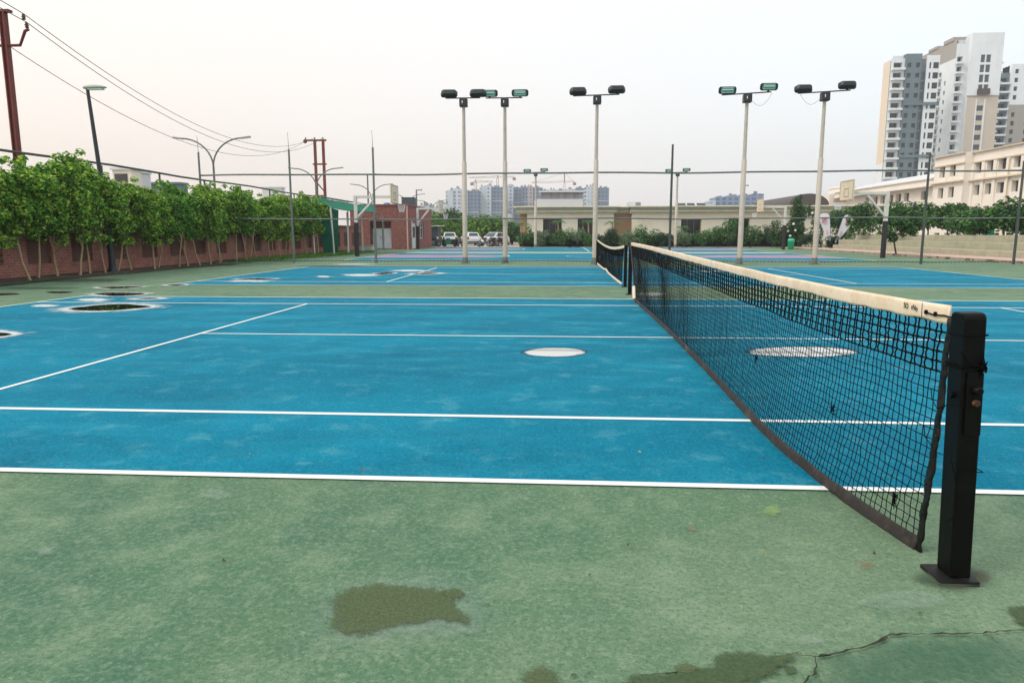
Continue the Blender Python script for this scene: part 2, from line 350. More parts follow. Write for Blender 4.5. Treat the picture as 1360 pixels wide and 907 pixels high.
# ------------------------------------------------------------------ ground and courts
def sheet(name, poly, z, m, kind='structure'):
    b = MB(); b.add([V(x, y, z) for x, y in poly], [list(range(len(poly)))]); return tag(b.build(name, m), kind=kind)
def rect(x0, y0, x1, y1): return [(x0, y0), (x1, y0), (x1, y1), (x0, y1)]
sheet('ground', rect(-890, -55, 890, 1140), -.06, GROUNDM)
g = MB(); g.span((-17.6, -20, -.055), (18.5, 66.5, 0)); tag(g.build('sports_ground', GREEN), kind='structure')
sheet('parking_ground', [(-14, 66.51), (-4.5, 66.51), (-4.5, 130), (-22, 130)], -.02, mat('parking_concrete', '#a39c92', .9, layers=((.4, .4, .7, '#b5aea4', .6),)))
D2 = 14.5
def tennis(y0):
    sheet('tennis_court', rect(-11.885, y0, 11.885, y0+10.97), .004, BLUE)
    b = MB(); W = .05
    def ln(x0, y0_, x1, y1_, z=.008): b.add([V(x0, y0_, z), V(x1, y0_, z), V(x1, y1_, z), V(x0, y1_, z)], [(0, 1, 2, 3)])
    for y in (0, 1.37, 9.6, 10.97): ln(-11.885, y0+y-W*.62, 11.885, y0+y+W*.62)
    for x in (-11.885, 11.885): ln(x-W/2, y0-W/2, x+W/2, y0+10.97+W/2, .0084)
    for x in (-6.4, 6.4): ln(x-W/2, y0+1.37, x+W/2, y0+9.6, .0088)
    ln(-6.4, y0+5.485-W/2, 6.4, y0+5.485+W/2, .0092)
    tag(b.build('court_marking', WHITE_LINE), kind='structure')
tennis(0); tennis(D2)
def arc_band(b, cx, cy_, r, w_, a0, a1, z, n=28):
    vs = []; fs = []
    for i in range(n+1):
        a = a0+(a1-a0)*i/n; vs += [V(cx+(r-w_/2)*math.cos(a), cy_+(r-w_/2)*math.sin(a), z), V(cx+(r+w_/2)*math.cos(a), cy_+(r+w_/2)*math.sin(a), z)]
    for i in range(n): fs.append((2*i, 2*i+1, 2*i+3, 2*i+2))
    b.add(vs, fs)
def basket_court(yc, hw):
    x0, x1 = -12.6, 13.9
    sheet('basketball_court', rect(x0, yc-hw, x1, yc+hw), .004, BLUE)
    pk = MB(); ln = MB()
    for s, bx in ((1, x0), (-1, x1)):
        a = [(bx, -3.0), (bx+s*5.8, -2.45)]+[(bx+s*(5.8+1.8*math.cos(t)), 2.2*math.sin(t)) for t in [(-PI/2+PI*i/12) for i in range(13)]]+[(bx+s*5.8, 2.45), (bx, 3.0)]
        pts = [V(x, yc+y, .008) for x, y in a]
        pk.add(pts if s > 0 else pts[::-1], [list(range(len(pts)))])
        arc_band(ln, bx+s*1.4, yc, 6.6, .12, -PI/2 if s > 0 else PI/2, PI/2 if s > 0 else 3*PI/2, .012)
        arc_band(ln, bx+s*5.8, yc, 1.8, .08, -PI/2 if s > 0 else PI/2, PI/2 if s > 0 else 3*PI/2, .0124)
    arc_band(ln, (x0+x1)/2, yc, 1.8, .08, 0, 2*PI, .012)
    for y in (yc-hw, yc+hw): ln.add([V(x0, y-.06, .0116), V(x1, y-.06, .0116), V(x1, y+.06, .0116), V(x0, y+.06, .0116)], [(0, 1, 2, 3)])
    for x in (x0, x1, (x0+x1)/2): ln.add([V(x-.05, yc-hw, .0128), V(x+.05, yc-hw, .0128), V(x+.05, yc+hw, .0128), V(x-.05, yc+hw, .0128)], [(0, 1, 2, 3)])
    tag(pk.build('basketball_key', PINK), kind='structure'); tag(ln.build('court_marking', LINE_DULL), kind='structure')
basket_court(38.6, 6.4); basket_court(57.5, 7.2)
sheet('court_apron', rect(-12.6, 46.2, 14, 47.6), .004, LINE_DULL)

def smooth_poly(pts, k=6):
    out = []; n = len(pts)
    for i in range(n):
        p0, p1, p2, p3 = pts[i-1], pts[i], pts[(i+1) % n], pts[(i+2) % n]
        for j in range(k):
            t = j/k
            out.append(tuple(.5*((2*p1[a])+(-p0[a]+p2[a])*t+(2*p0[a]-5*p1[a]+4*p2[a]-p3[a])*t*t+(-p0[a]+3*p1[a]-3*p2[a]+p3[a])*t**3) for a in (0, 1)))
    return out
def grow(poly, d):
    n = len(poly); out = []
    cx = sum(p[0] for p in poly)/n; cyy = sum(p[1] for p in poly)/n
    for i, p in enumerate(poly):
        a, b = poly[i-1], poly[(i+1) % n]; tx, ty = b[0]-a[0], b[1]-a[1]; L = math.hypot(tx, ty) or 1
        nx, ny = ty/L, -tx/L
        if nx*(p[0]-cx)+ny*(p[1]-cyy) < 0: nx, ny = -nx, -ny
        out.append((p[0]+nx*d, p[1]+ny*d))
    return out
def decal(name, poly, z, m, edge=.06, kind='structure', label=None):
    """rings: outer edge fade 0, original outline .45, inner fade 1"""
    cx = sum(p[0] for p in poly)/len(poly); cyy = sum(p[1] for p in poly)/len(poly); n = len(poly)
    sc = lambda k: [(cx+(p[0]-cx)*k, cyy+(p[1]-cyy)*k) for p in poly]
    rings = [(grow(poly, edge), 0.), (poly, .35), (sc(.75), .75), (sc(.4), 1.)]
    b = MB(); vs = []; fd = []; fs = []
    for r, f in rings: vs += [V(x, y, z) for x, y in r]; fd += [f]*n
    vs.append(V(cx, cyy, z)); fd.append(1.)
    for k in range(3):
        for i in range(n): fs.append((k*n+i, k*n+(i+1) % n, (k+1)*n+(i+1) % n, (k+1)*n+i))
    for i in range(n): fs.append((3*n+i, 3*n+(i+1) % n, 4*n))
    b.add(vs, fs); o = b.build(name, m); a = o.data.attributes.new('fade', 'FLOAT', 'POINT'); a.data.foreach_set('value', fd)
    return tag(o, kind=kind)
def px_poly(pts, k=6): return smooth_poly([tuple(gnd(*p)[:2]) for p in pts], k)
def ell_px(cx, cy_, rx, ry, n=14, jit=.12):
    return [(cx+rx*math.cos(2*PI*i/n)*(1+random.uniform(-jit, jit)), cy_+ry*math.sin(2*PI*i/n)*(1+random.uniform(-jit, jit)*.6)) for i in range(n)]
def puddle(pts, rim=0.0, z=.0142, rim_z=.0116, soft=.05):
    poly = px_poly(pts, 5)
    decal('puddle', poly, z, WATER if rim >= 0 and z > .01 else SKY_WATER, soft)
    if rim > 0: decal('chalk_deposit', grow(poly, rim*.55), rim_z, CHALK, rim*.6)
for q in (ell_px(736, 468.5, 44, 7, 16, .03), ell_px(1067, 468, 76, 8, 16, .06)): decal('damp_shade_patch', px_poly(q, 3), .0056, DAMP_BLUE, .05)
puddle(ell_px(737, 468.5, 39, 5.6, 16, .03), 0, .0066, soft=.03); puddle(ell_px(1067, 468, 70, 6.4, 16, .06), 0, .0066, soft=.04)
puddle([(92, 411), (120, 407.2), (150, 405), (170, 405), (200, 408.2), (175, 411), (150, 413), (115, 413.6)], .5)
puddle([(-30, 441), (0, 443), (15, 445), (0, 448), (-30, 450)], .3)
puddle([(125, 391), (150, 389.4), (192, 390.3), (172, 393.4), (150, 393.9), (140, 393)], .3)
puddle([(130, 382.2), (150, 381.4), (190, 381), (165, 383.6), (145, 383.8)], .3)
puddle([(180, 397.2), (200, 396.3), (212, 397.4), (195, 398)], .35)
puddle([(62, 388.6), (78, 387.7), (96, 388.4), (78, 389.6)], .0); puddle([(-14, 390.6), (10, 390), (26, 391), (5, 392.2), (-14, 392.4)], .0)
puddle([(222, 379.4), (232, 378.3), (246, 378.5), (236, 379.7)], .3)
puddle([(315, 371), (345, 370), (366, 370.6), (340, 371.8)], .35); puddle([(548, 364), (570, 362.8), (583, 363.6), (565, 364.9)], .5)
puddle([(497, 364), (512, 362.4), (524, 363), (510, 364.6)], .3)
for q, e in ((ell_px(125, 399, 22, 2.2), .2), (ell_px(60, 407, 18, 1.6), .2), (ell_px(330, 374, 30, 1.2), .2), (ell_px(480, 366, 26, 1.5), .3), (ell_px(545, 360, 30, 1.2), .3),
             (ell_px(430, 368, 10, 1.), .2), (ell_px(470, 351.5, 34, .7), .3), (ell_px(940, 361, 24, .8), .3), (ell_px(865, 391.5, 24, 2.5), .2)):
    decal('chalk_deposit', px_poly([(x_+random.uniform(-1, 1), y_+random.uniform(-.25, .25)) for x_, y_ in q], 2), .0125, CHALK, e*1.3)
for q in (ell_px(100, 372.5, 70, 2.2, 14, .3), ell_px(60, 383, 60, .9, 14, .3), ell_px(440, 354, 42, 1.0, 14, .2), ell_px(290, 352, 26, 1.2, 14, .3), ell_px(600, 345, 1, .3, 8)):
    decal('damp_shade_patch', px_poly(q, 2), .0128, DAMP_SHADE, .25)
decal('pale_scuff', px_poly([(430, 790), (500, 766), (600, 768), (640, 790), (650, 840), (600, 852), (520, 860), (440, 860), (415, 830)], 4), .0103, PALE, .12)
decal('moss_stain', px_poly([(441, 800), (462, 786), (490, 779), (540, 781), (575, 786), (592, 787), (606, 786), (613, 792), (604, 799), (605, 809), (616, 820), (624, 829), (606, 828),
                             (585, 825), (560, 830), (530, 834), (505, 840), (480, 846), (455, 842), (441, 832), (446, 815)], 5), .0105, MOSS, .03)
decal('moss_stain', px_poly(ell_px(603, 791, 13, 6, 12, .1), 3), .0107, MOSS, .02)
decal('moss_stain', px_poly([(697, 908), (700, 896), (718, 890), (736, 896), (741, 910), (735, 930), (700, 930)], 5), .0105, MOSS, .03)
decal('moss_stain', px_poly([(832, 925), (840, 902), (870, 898), (905, 896), (950, 889), (950, 876), (975, 870), (1000, 872), (1040, 873), (1062, 869), (1040, 885), (1020, 900), (990, 908), (960, 930)], 5), .0105, MOSS_DARK, .03)
decal('moss_stain', px_poly([(1338, 812), (1362, 806), (1385, 812), (1385, 834), (1355, 832), (1348, 822)], 5), .0105, MOSS_DARK, .03)
decal('moss_stain', px_poly([(895, 888), (915, 884), (925, 890), (915, 897), (900, 895)], 5), .0107, MOSS, .015)
for x, y, r in ((762, 900, 4), (782, 898, 2), (1222, 817, 2.5), (1050, 893, 8), (783, 766, 2)): decal('dark_spot', px_poly(ell_px(x, y, r, r*.6, 10), 2), .0109, MOSS_DARK, .002)
decal('pale_scuff', px_poly(ell_px(285, 658, 24, 8), 3), .0105, PALE, .05); decal('pale_scuff', px_poly(ell_px(60, 734, 14, 5), 3), .0105, PALE, .03)
decal('pale_scuff', px_poly(ell_px(1075, 852, 26, 7), 3), .0104, PALE, .03); decal('pale_scuff', px_poly(ell_px(1200, 800, 60, 14), 3), .0104, PALE, .06)
decal('damp_shade_patch', px_poly(ell_px(1268, 768, 50, 15, 16, .2), 3), .0108, DAMP_SHADE, .05)  # contact shade round the net post base, painted as a dark decal
decal('rust_stain', px_poly(ell_px(1150, 752, 12, 5, 14, .3), 3), .0105, RUSTY, .03); decal('rust_stain', px_poly(ell_px(918, 704, 7, 4, 12, .3), 3), .0105, RUSTY, .03); decal('lime_stain', px_poly(ell_px(1025, 680, 14, 7, 14, .25), 3), .0105, LIME, .04)
def crack(pts, w0=.005):
    P = [gnd(*p) for p in pts]; fine = []
    for a, b in zip(P, P[1:]):
        k = max(2, int((b-a).length/.02))
        for i in range(k): fine.append(a.lerp(b, i/k)+V(random.gauss(0, .003), random.gauss(0, .003), 0))
    fine.append(P[-1]); vs = []; fs = []
    for i, p in enumerate(fine):
        t = (fine[min(i+1, len(fine)-1)]-fine[max(0, i-1)]).normalized(); nn = V(-t.y, t.x, 0)*w0*random.uniform(.3, 1.1)*(.3 if i in (0, len(fine)-1) else 1)
        vs += [V(p.x, p.y, .0112)+nn, V(p.x, p.y, .0112)-nn]
    for i in range(len(fine)-1): fs.append((2*i, 2*i+1, 2*i+3, 2*i+2))
    tag(MB().add(vs, fs).build('crack', CRACK), kind='structure')
crack([(1062, 874), (1085, 876), (1105, 873), (1126, 867), (1150, 861), (1166, 855), (1178, 848), (1198, 844), (1225, 846), (1262, 844), (1290, 845), (1320, 842), (1345, 841), (1380, 839)], .005)
crack([(1085, 876), (1085, 888), (1082, 898), (1074, 903), (1066, 912)], .0045); crack([(1178, 848), (1180, 852), (1168, 856)], .004); crack([(1312, 846), (1320, 852), (1326, 858)], .003); crack([(1085, 875), (1104, 874)], .012)
decal('damp_shade_patch', px_poly([(1085, 879), (1130, 868), (1180, 850), (1260, 848), (1370, 845), (1400, 900), (1300, 930), (1080, 930)], 4), .0102, decal_mat('damp_green_film', '#2f5d49', '#3d6a52', .8, 7., .9, .45, amp=2.0), .12)

# ------------------------------------------------------------------ tennis nets
def interp(tab, s):
    for (a, va), (b, vb) in zip(tab, tab[1:]):
        if s <= b: t = (s-a)/(b-a); return va+(vb-va)*t
    return tab[-1][1]
def cinterp(tab, s):                        # smooth
    xs = [t[0] for t in tab]; ys = [t[1] for t in tab]; n = len(tab)
    i = 0
    while i < n-2 and s > xs[i+1]: i += 1
    def sl(k):
        if k == 0: return (ys[1]-ys[0])/(xs[1]-xs[0])
        if k == n-1: return (ys[-1]-ys[-2])/(xs[-1]-xs[-2])
        return (ys[k+1]-ys[k-1])/(xs[k+1]-xs[k-1])
    h = xs[i+1]-xs[i]; t = min(1, max(0, (s-xs[i])/h)); m0, m1 = sl(i)*h, sl(i+1)*h
    return (2*t**3-3*t*t+1)*ys[i]+(t**3-2*t*t+t)*m0+(-2*t**3+3*t*t)*ys[i+1]+(t**3-t*t)*m1
def ribbon(b, path, height, thick, down, wob=0.0):
    """box strip hanging from path; down(i) = unit vector"""
    n = len(path); vs = []; fs = []
    for i, p in enumerate(path):
        t = (path[min(i+1, n-1)]-path[max(i-1, 0)]).normalized(); d = down(i); nn = t.cross(d).normalized()
        h = height*(1+random.uniform(-wob, wob)); k = thick*(1+random.uniform(-wob, wob))
        q = p + nn*random.uniform(-1, 1)*wob*thick
        vs += [q+nn*k*.4, q+nn*k*.5+d*h*.2, q+nn*k*.5+d*h*.85, q+d*h+nn*k*.3, q+d*h-nn*k*.3, q-nn*k*.5+d*h*.85, q-nn*k*.5+d*h*.2, q-nn*k*.4]
    for i in range(n-1):
        for j in range(8): fs.append((8*i+j, 8*i+(j+1) % 8, 8*i+8+(j+1) % 8, 8*i+8+j))
    fs += [list(range(8))[::-1], [8*(n-1)+j for j in range(8)]]
    b.add(vs, fs, True)
def make_net(label, top, botx, y0t, y1t, y0b, y1b, botz, x0, seed, ncol, nrow, dbl, rad, tape_mat, band_mat, far_band=None):
    random.seed(seed); nz = lambda a, b_, s: noise.noise(V(a*s, b_*s, seed))
    root = thing('tennis_net', label, 'tennis net', (x0, y0t, 0))
    tape_h = .069
    def P(s, t):                           # s along, t 0 at tape bottom .. 1 at band
        yt = y0t+(y1t-y0t)*s; yb = y0b+(y1b-y0b)*s
        zt = cinterp(top, yt)-tape_h; zb = cinterp(botz, yb)+.045; xb = cinterp(botx, yb)
        return V(x0+xb*max(0, t)**1.4+.03*math.sin(PI*t)*nz(yt, t, .7)+.004*nz(yt*9, t*9, 1), yt+(yb-yt)*t+.006*nz(yt*5, t*6, 1.1), zt+(zb-zt)*t+.012*math.sin(PI*t)*nz(yt*2, t*2+5, 1)+.003*nz(yt*9, t*11, 1.7))
    L = y1t-y0t
    # uneven row spacing is even; the top rows are doubled, thicker cord
    cords = MB(); thick = MB()
    ts = [j/nrow for j in range(nrow+1)]
    dt = dbl/nrow
    for i in range(ncol+1):
        s = i/ncol
        pr = (.17 if i % 2 else -.17)/ncol
        sub = [k/(2*nrow) for k in range(2*dbl+1)]
        thick.tube([P(s+pr*(1.35 if q % 2 else .55)+random.gauss(0, .06)/ncol, t) for q, t in enumerate(sub)], rad*1.5, 4, False)
        if i % 1 == 0: cords.tube([P(s+random.gauss(0, .10)/ncol, t) for t in ts if t >= dt-1e-6], rad, 3, False)
    for j, t in enumerate(ts):
        k = ncol
        pts = [P(i/k, t) for i in range(k+1)]
        for i in range(len(pts)): pts[i].z -= 0
        (thick if j <= dbl else cords).tube(pts, rad*1.6 if j <= dbl else rad, 4 if j <= dbl else 3, False)
    if dbl:
        k = int(ncol*.35)
        for i in range(k):                 # knots near the viewer
            for j in range(dbl+1): p = P(i/ncol, ts[j]); thick.ball(p, rad*2.6, 5, 3)
    cords.build('mesh_cord', BLACK_CORD, root); thick.build('double_mesh_cord', BLACK_CORD, root)
    tp = MB(); n = 150
    path = [V(x0+.004*nz(y0t+L*i/n, 0, 2), y0t+L*i/n, cinterp(top, y0t+L*i/n)+.004*nz(y0t+L*i/n, 3, 1.6)) for i in range(n+1)]
    ribbon(tp, path, tape_h+.004, .014, lambda i: V(0, 0, -1), .05); tp.build('top_tape', tape_mat, root)
    bb = MB(); n = 130
    path = [P(i/n, 1.0)+V(0, 0, .012) for i in range(n+1)]
    ribbon(bb, path, .062, .016, lambda i: V(-.25, 0, -1).normalized(), .12); bb.build('bottom_band', band_mat, root)
    return root, P
TOP1 = [(-.80, 1.056), (-.388, 1.047), (.52, 1.043), (2.14, 1.05), (5.844, 1.092), (9.113, 1.132), (12.09, 1.15)]
BX1 = [(-.73, -.005), (-.35, -.07), (.15, -.125), (.98, -.155), (2.82, -.11), (5.57, -.06), (8.52, -.04), (10.1, -.05), (12, 0)]
BZ1 = [(-.8, .0), (0, .0), (3, .0), (9, .0), (10, .01), (10.6, .02), (12, .05)]
net1, P1 = make_net('large tennis net in the foreground with a cream top tape and slack grey bottom band', TOP1, BX1, -.775, 12.0, -.715, 10.5, BZ1, 0, 11, 285, 23, 5, .0025, TAPE, GREY_BAND)
# crumpled vinyl sleeves at the net's ends
def sleeve(t0, t1, n, ph):
    b = MB(); vs = []; fs = []; K = 10
    for i in range(n+1):
        t = t0+(t1-t0)*i/n; c = P1(0, t)+V(-.004, -.018+.003*math.sin(i*.5+ph), 0); f = noise.noise(V(i*.33, ph, 1)); g_ = noise.noise(V(i*.8, ph, 7))
        hw = .021*(1+.30*f)*(.75 if i in (0, n) else 1); ht = .009*(1+.5*g_); tw = .45*noise.noise(V(i*.22, ph, 4)); e = 1 if i not in (0, n) else .5
        for k in range(K):
            a = 2*PI*k/K; u = hw*math.cos(a); v_ = ht*e*math.sin(a)*(1+.7*noise.noise(V(k*.9, i*.6+k*.5, ph)))
            vs.append(c+V(v_*math.cos(tw)-u*math.sin(tw), u*math.cos(tw)+v_*math.sin(tw), .012*math.cos(a)*f))
    for i in range(n):
        for k in range(K): fs.append((i*K+k, i*K+(k+1) % K, i*K+K+(k+1) % K, i*K+K+k))
    fs += [list(range(K))[::-1], [n*K+k for k in range(K)]]
    b.add(vs, fs, True); b.build('side_sleeve', BLACK_VINYL, net1)
sleeve(-.02, .53, 44, 2.0); sleeve(.49, 1.07, 46, 5.5)
s2 = MB(); s2.tube([P1(1, i/20*1.03)+V(0, .02, 0) for i in range(21)], .025, 7); s2.build('side_sleeve', BLACK_VINYL, net1)
pk = MB(); pk.tube([P1(1, .8+i/8*.22)+V(-.02, .0, 0) for i in range(9)], .035, 7); pk.build('side_patch', TAPE_FAR, net1)
# lettering and eyelets on the tape, lacing to the post
def text_part(txt, size, mat_, parent, loc, rot, ext=.0006):
    cu = bpy.data.curves.new('lettering', 'FONT'); cu.body = txt; cu.size = size; cu.extrude = ext; cu.align_x = 'CENTER'; cu.align_y = 'CENTER'
    o = bpy.data.objects.new('lettering', cu); COL.objects.link(o); bpy.context.view_layer.update()
    me = bpy.data.meshes.new_from_object(o.evaluated_get(bpy.context.evaluated_depsgraph_get())); bpy.data.objects.remove(o)
    me.materials.append(mat_) if not me.materials else None
    me.materials[0] = mat_
    t = obj('lettering', me, parent); t.location = Vector(loc)-parent.location; t.rotation_euler = rot; return t
for tx_, y_, z_ in (('SO', -.437, 1.020), ('rNe', -.512, 1.019)): text_part(tx_, .034, INK, net1, (-.0105, y_, z_), (PI/2, math.radians(2.0), -PI/2))
for y in (-.615, -.69):
  ey = MB(); ey.lathe((-.006, y, 1.012), [(.004, -.009), (.010, -.0085), (.010, -.002), (.004, 0)], 10, 'x'); ey.build('eyelet', BLACK_CORD, net1)
lc = MB(); lc.tube([(-.014, -.615, 1.013), (-.016, -.69, 1.008), (-.012, -.76, 1.014), (-.005, -.82, 1.010), (-.01, -.87, 1.0), (-.03, -.93, .995)], .0035, 5); lc.build('lacing_cord', BLACK_CORD, net1)
sm = MB(); sm.tube([(-.0095, -.575, 1.048), (-.0095, -.578, .975)], .0012, 4); sm.build('tape_seam', INK, net1)
for (s, t) in ((.078, .62), (.016, .88), (.205, .62)):
    c = P1(s, t); kn = MB()
    for k in range(7): kn.tube([c+V(random.gauss(-.004, .003), random.gauss(0, .018), random.gauss(0, .02)) for _ in range(4)], .0022, 4)
    kn.build('mended_knot', BLACK_CORD, net1)

TOP2 = [(13.9, 1.07), (15.879, .99), (18.72, .925), (22.58, .95), (27.4, 1.08)]
BX2 = [(14, .0), (20, -.03), (28, 0)]; BZ2 = [(14.3, .03), (17, .03), (19.6, .05), (20.6, .10), (22, .06), (24, .05), (27.6, .05)]
net2, P2 = make_net('farther tennis net, small, on the second court with pale wavy bottom edge', TOP2, BX2, 14.4, 27.3, 14.8, 27.0, BZ2, .06, 23, 285, 22, 5, .0022, TAPE_FAR, TAPE_FAR)

def net_post(label, x, y, lean, detail=False):
    r = thing('net_post', label, 'net post', (x, y, 0))
    w_, d_, H = .078, .10, 1.05
    q_ = .026; prof = [(-d_/2, .018), (d_/2, .018)]+[(d_/2-q_+q_*math.cos(a), H-q_+q_*math.sin(a)) for a in [PI/2*i/6 for i in range(7)]]+[(-d_/2+q_+q_*math.cos(a), H-q_+q_*math.sin(a)) for a in [PI/2+PI/2*i/6 for i in range(7)]]
    b = MB(); b.prism(prof, 0, -w_/2, w_/2); o = b.build('post_tube', BLACK, r, False); md = o.modifiers.new('bevel', 'BEVEL'); md.width = .006; md.segments = 2; md.limit_method = 'ANGLE'
    b = MB(); b.box((-.018, -.005, .009), (.145, .155, .018)); o = b.build('base_plate', PLATE_WORN, r, False)
    if detail:
        b = MB(); b.box((.006, -d_/2-.005, H-.34), (.058, .010, .24)); o = b.build('winder_plate', BLACK, r, False); md = o.modifiers.new('bevel', 'BEVEL'); md.width = .002
        b = MB(); b.lathe((.008, -d_/2-.012, H-.285), [(.016, .004), (.016, -.022), (.010, -.026)], 12, 'y'); b.build('winder_bolt', BLACK, r, False)
        b = MB(); b.lathe((.010, -d_/2-.010, H-.335), [(.014, .002), (.014, -.008), (.006, -.011)], 12, 'y'); b.build('winder_spindle', RUST_BOLT, r, False)
        for s in (-1, 1): MB().lathe((s*(w_/2+.006), 0, H-.315), [(.012, -.008), (.014, 0), (.010, .010)], 10, 'x').build('side_bolt', BLACK, r, False)
        b = MB()
        def wrap(z, k=1, tilt=.0):
            a = w_/2+.004; c_ = d_/2+.004
            return [(-a, -c_, z), (a, -c_, z+tilt), (a, c_, z+tilt), (-a, c_, z), (-a, -c_, z+.004)]
        for z, t in ((H-.085, .004), (H-.195, -.006), (H-.20, .012), (H-.21, .02)): b.tube(wrap(z, 1, t), .0028, 5)
        b.tube([(-.05, -.05, H-.14), (-.02, -.066, H-.18), (.02, -.066, H-.2), (.035, -.066, H-.19)], .0022, 4)
        for k in range(9): b.tube([(random.uniform(.015, .045), -d_/2-.006-random.random()*.006, H-.2+random.gauss(0, .018)) for _ in range(4)], .002, 4)
        b.tube([(-.05, -.03, H-.34), (-.07, .05, H-.38), (-.055, .12, H-.36), (-.03, .18, H-.33)], .0018, 4)
        b.tube([(-.05, -.05, H-.60), (-.02, -.066, H-.595), (.05, -.066, H-.60), (.055, .06, H-.6), (-.06, .06, H-.56), (-.06, .15, H-.52), (-.04, .2, H-.49)], .002, 4)
        b.tube([(-.052, -.03, H-.55), (-.05, -.062, H-.62), (-.03, -.064, H-.70), (-.045, -.064, H-.78), (-.052, -.04, H-.8)], .0018, 4)
        b.build('tied_cord', BLACK_CORD, r, False)
    r.rotation_euler = (0, lean, 0); return r
net_post('thick black square net post in the right foreground with winder bolts and rounded top', .010, -.955, -.035, True)
net_post('thin black net post at the far end of the foreground net', .0, 12.12, 0)
net_post('black net post at the near end of the farther net', .10, 14.36, 0)
net_post('black net post at the far end of the farther net, behind a light pole', .06, 27.45, 0)
random.seed(5)

# ------------------------------------------------------------------ court fence (posts, two rails, bottom wire)
FY = 28.6
fence = thing('court_fence', 'tall court fence of dark posts with whip tops and thin rails across the view', 'fence', (-18, FY, 0))
fposts = [(273, 180), (390.5, 176), (499.5, 173), (888.5, 192), (1223, 204), (1346, 214)]
for i, (px, py) in enumerate(fposts):
    x = at(px, 349, FY).x; zt = at(px, py, FY).z; b = MB()
    z1 = zt-.75 if i < 3 else zt
    b.tube([(x, FY, 0), (x, FY, 2.02), (x, FY, z1)], [.058, .055, .045], 8)
    if i < 3: b.tube([(x, FY, z1), (x-.02, FY, zt)], [.014, .008], 5)
    b.build('post', POLE_GREY if i < 3 else POLE_DARK, fence)
xl, xr = at(273, 349, FY).x, at(1346, 349, FY).x+3
for z, r_ in ((4.0, .042), (2.0, .034)):
    b = MB(); k = 60; b.tube([(xl+(xr-xl)*i/k, FY+.075, z+.012*math.sin(i*.7)+.02*math.sin(i*PI/10)) for i in range(k+1)], r_, 6); b.build('rail', POLE_GREY, fence)
b = MB(); k = 240                      # bottom chain
for i in range(k):
    xa = xl+(xr-xl)*i/k; b.ball((xa, FY+.075, .10+.015*math.sin(i*.21)), (.045, .03, .03), 5, 3)
b.tube([(xl, FY+.075, .10), (xr, FY+.075, .10)], .012, 4); b.build('bottom_chain', POLE_DARK, fence)

# ------------------------------------------------------------------ floodlight poles
def fixture(sx, face, Wf=1.08, Hf=.42):
    """flood lamp head centred at x = sx; face=-1: glass towards the viewer, tilted down"""
    b = MB(); rr = .1
    prof = []
    for cx, cz, a0 in ((Wf/2-rr, Hf/2-rr, 0), (-Wf/2+rr, Hf/2-rr, PI/2), (-Wf/2+rr, -Hf/2+rr, PI), (Wf/2-rr, -Hf/2+rr, 3*PI/2)):
        for k in range(5): a = a0+PI/2*k/4; prof.append((cx+rr*math.cos(a), cz+rr*math.sin(a)))
    n = len(prof); vs = []
    for (y, s) in ((face*.10, 1.0), (face*.06, 1.02), (-face*.10, .86), (-face*.16, .6)): vs += [V(u*s, y, v*s) for u, v in prof]
    fs = []
    for k in range(3):
        for i in range(n): fs.append((k*n+i, k*n+(i+1) % n, (k+1)*n+(i+1) % n, (k+1)*n+i))
    fs += [list(range(n)), [3*n+i for i in range(n)]]
    R = Matrix.Rotation(-face*.30 if face < 0 else -face*.30, 3, 'X')
    b.add([R@v for v in vs], fs)
    g_ = MB(); y = face*.104; g_.add([R@V(u*.76, y, v*.62) for u, v in prof], [list(range(n))])
    t_ = MB(); t_.tube([R@V(-Wf*.3, y*1.03, .02), R@V(Wf*.3, y*1.03, .02)], .035, 6)
    for q in (-.09, .1): t_.tube([R@V(-Wf*.34, y*1.02, q), R@V(Wf*.34, y*1.02, q)], .016, 5)
    return b, g_, t_
PROTO = {}
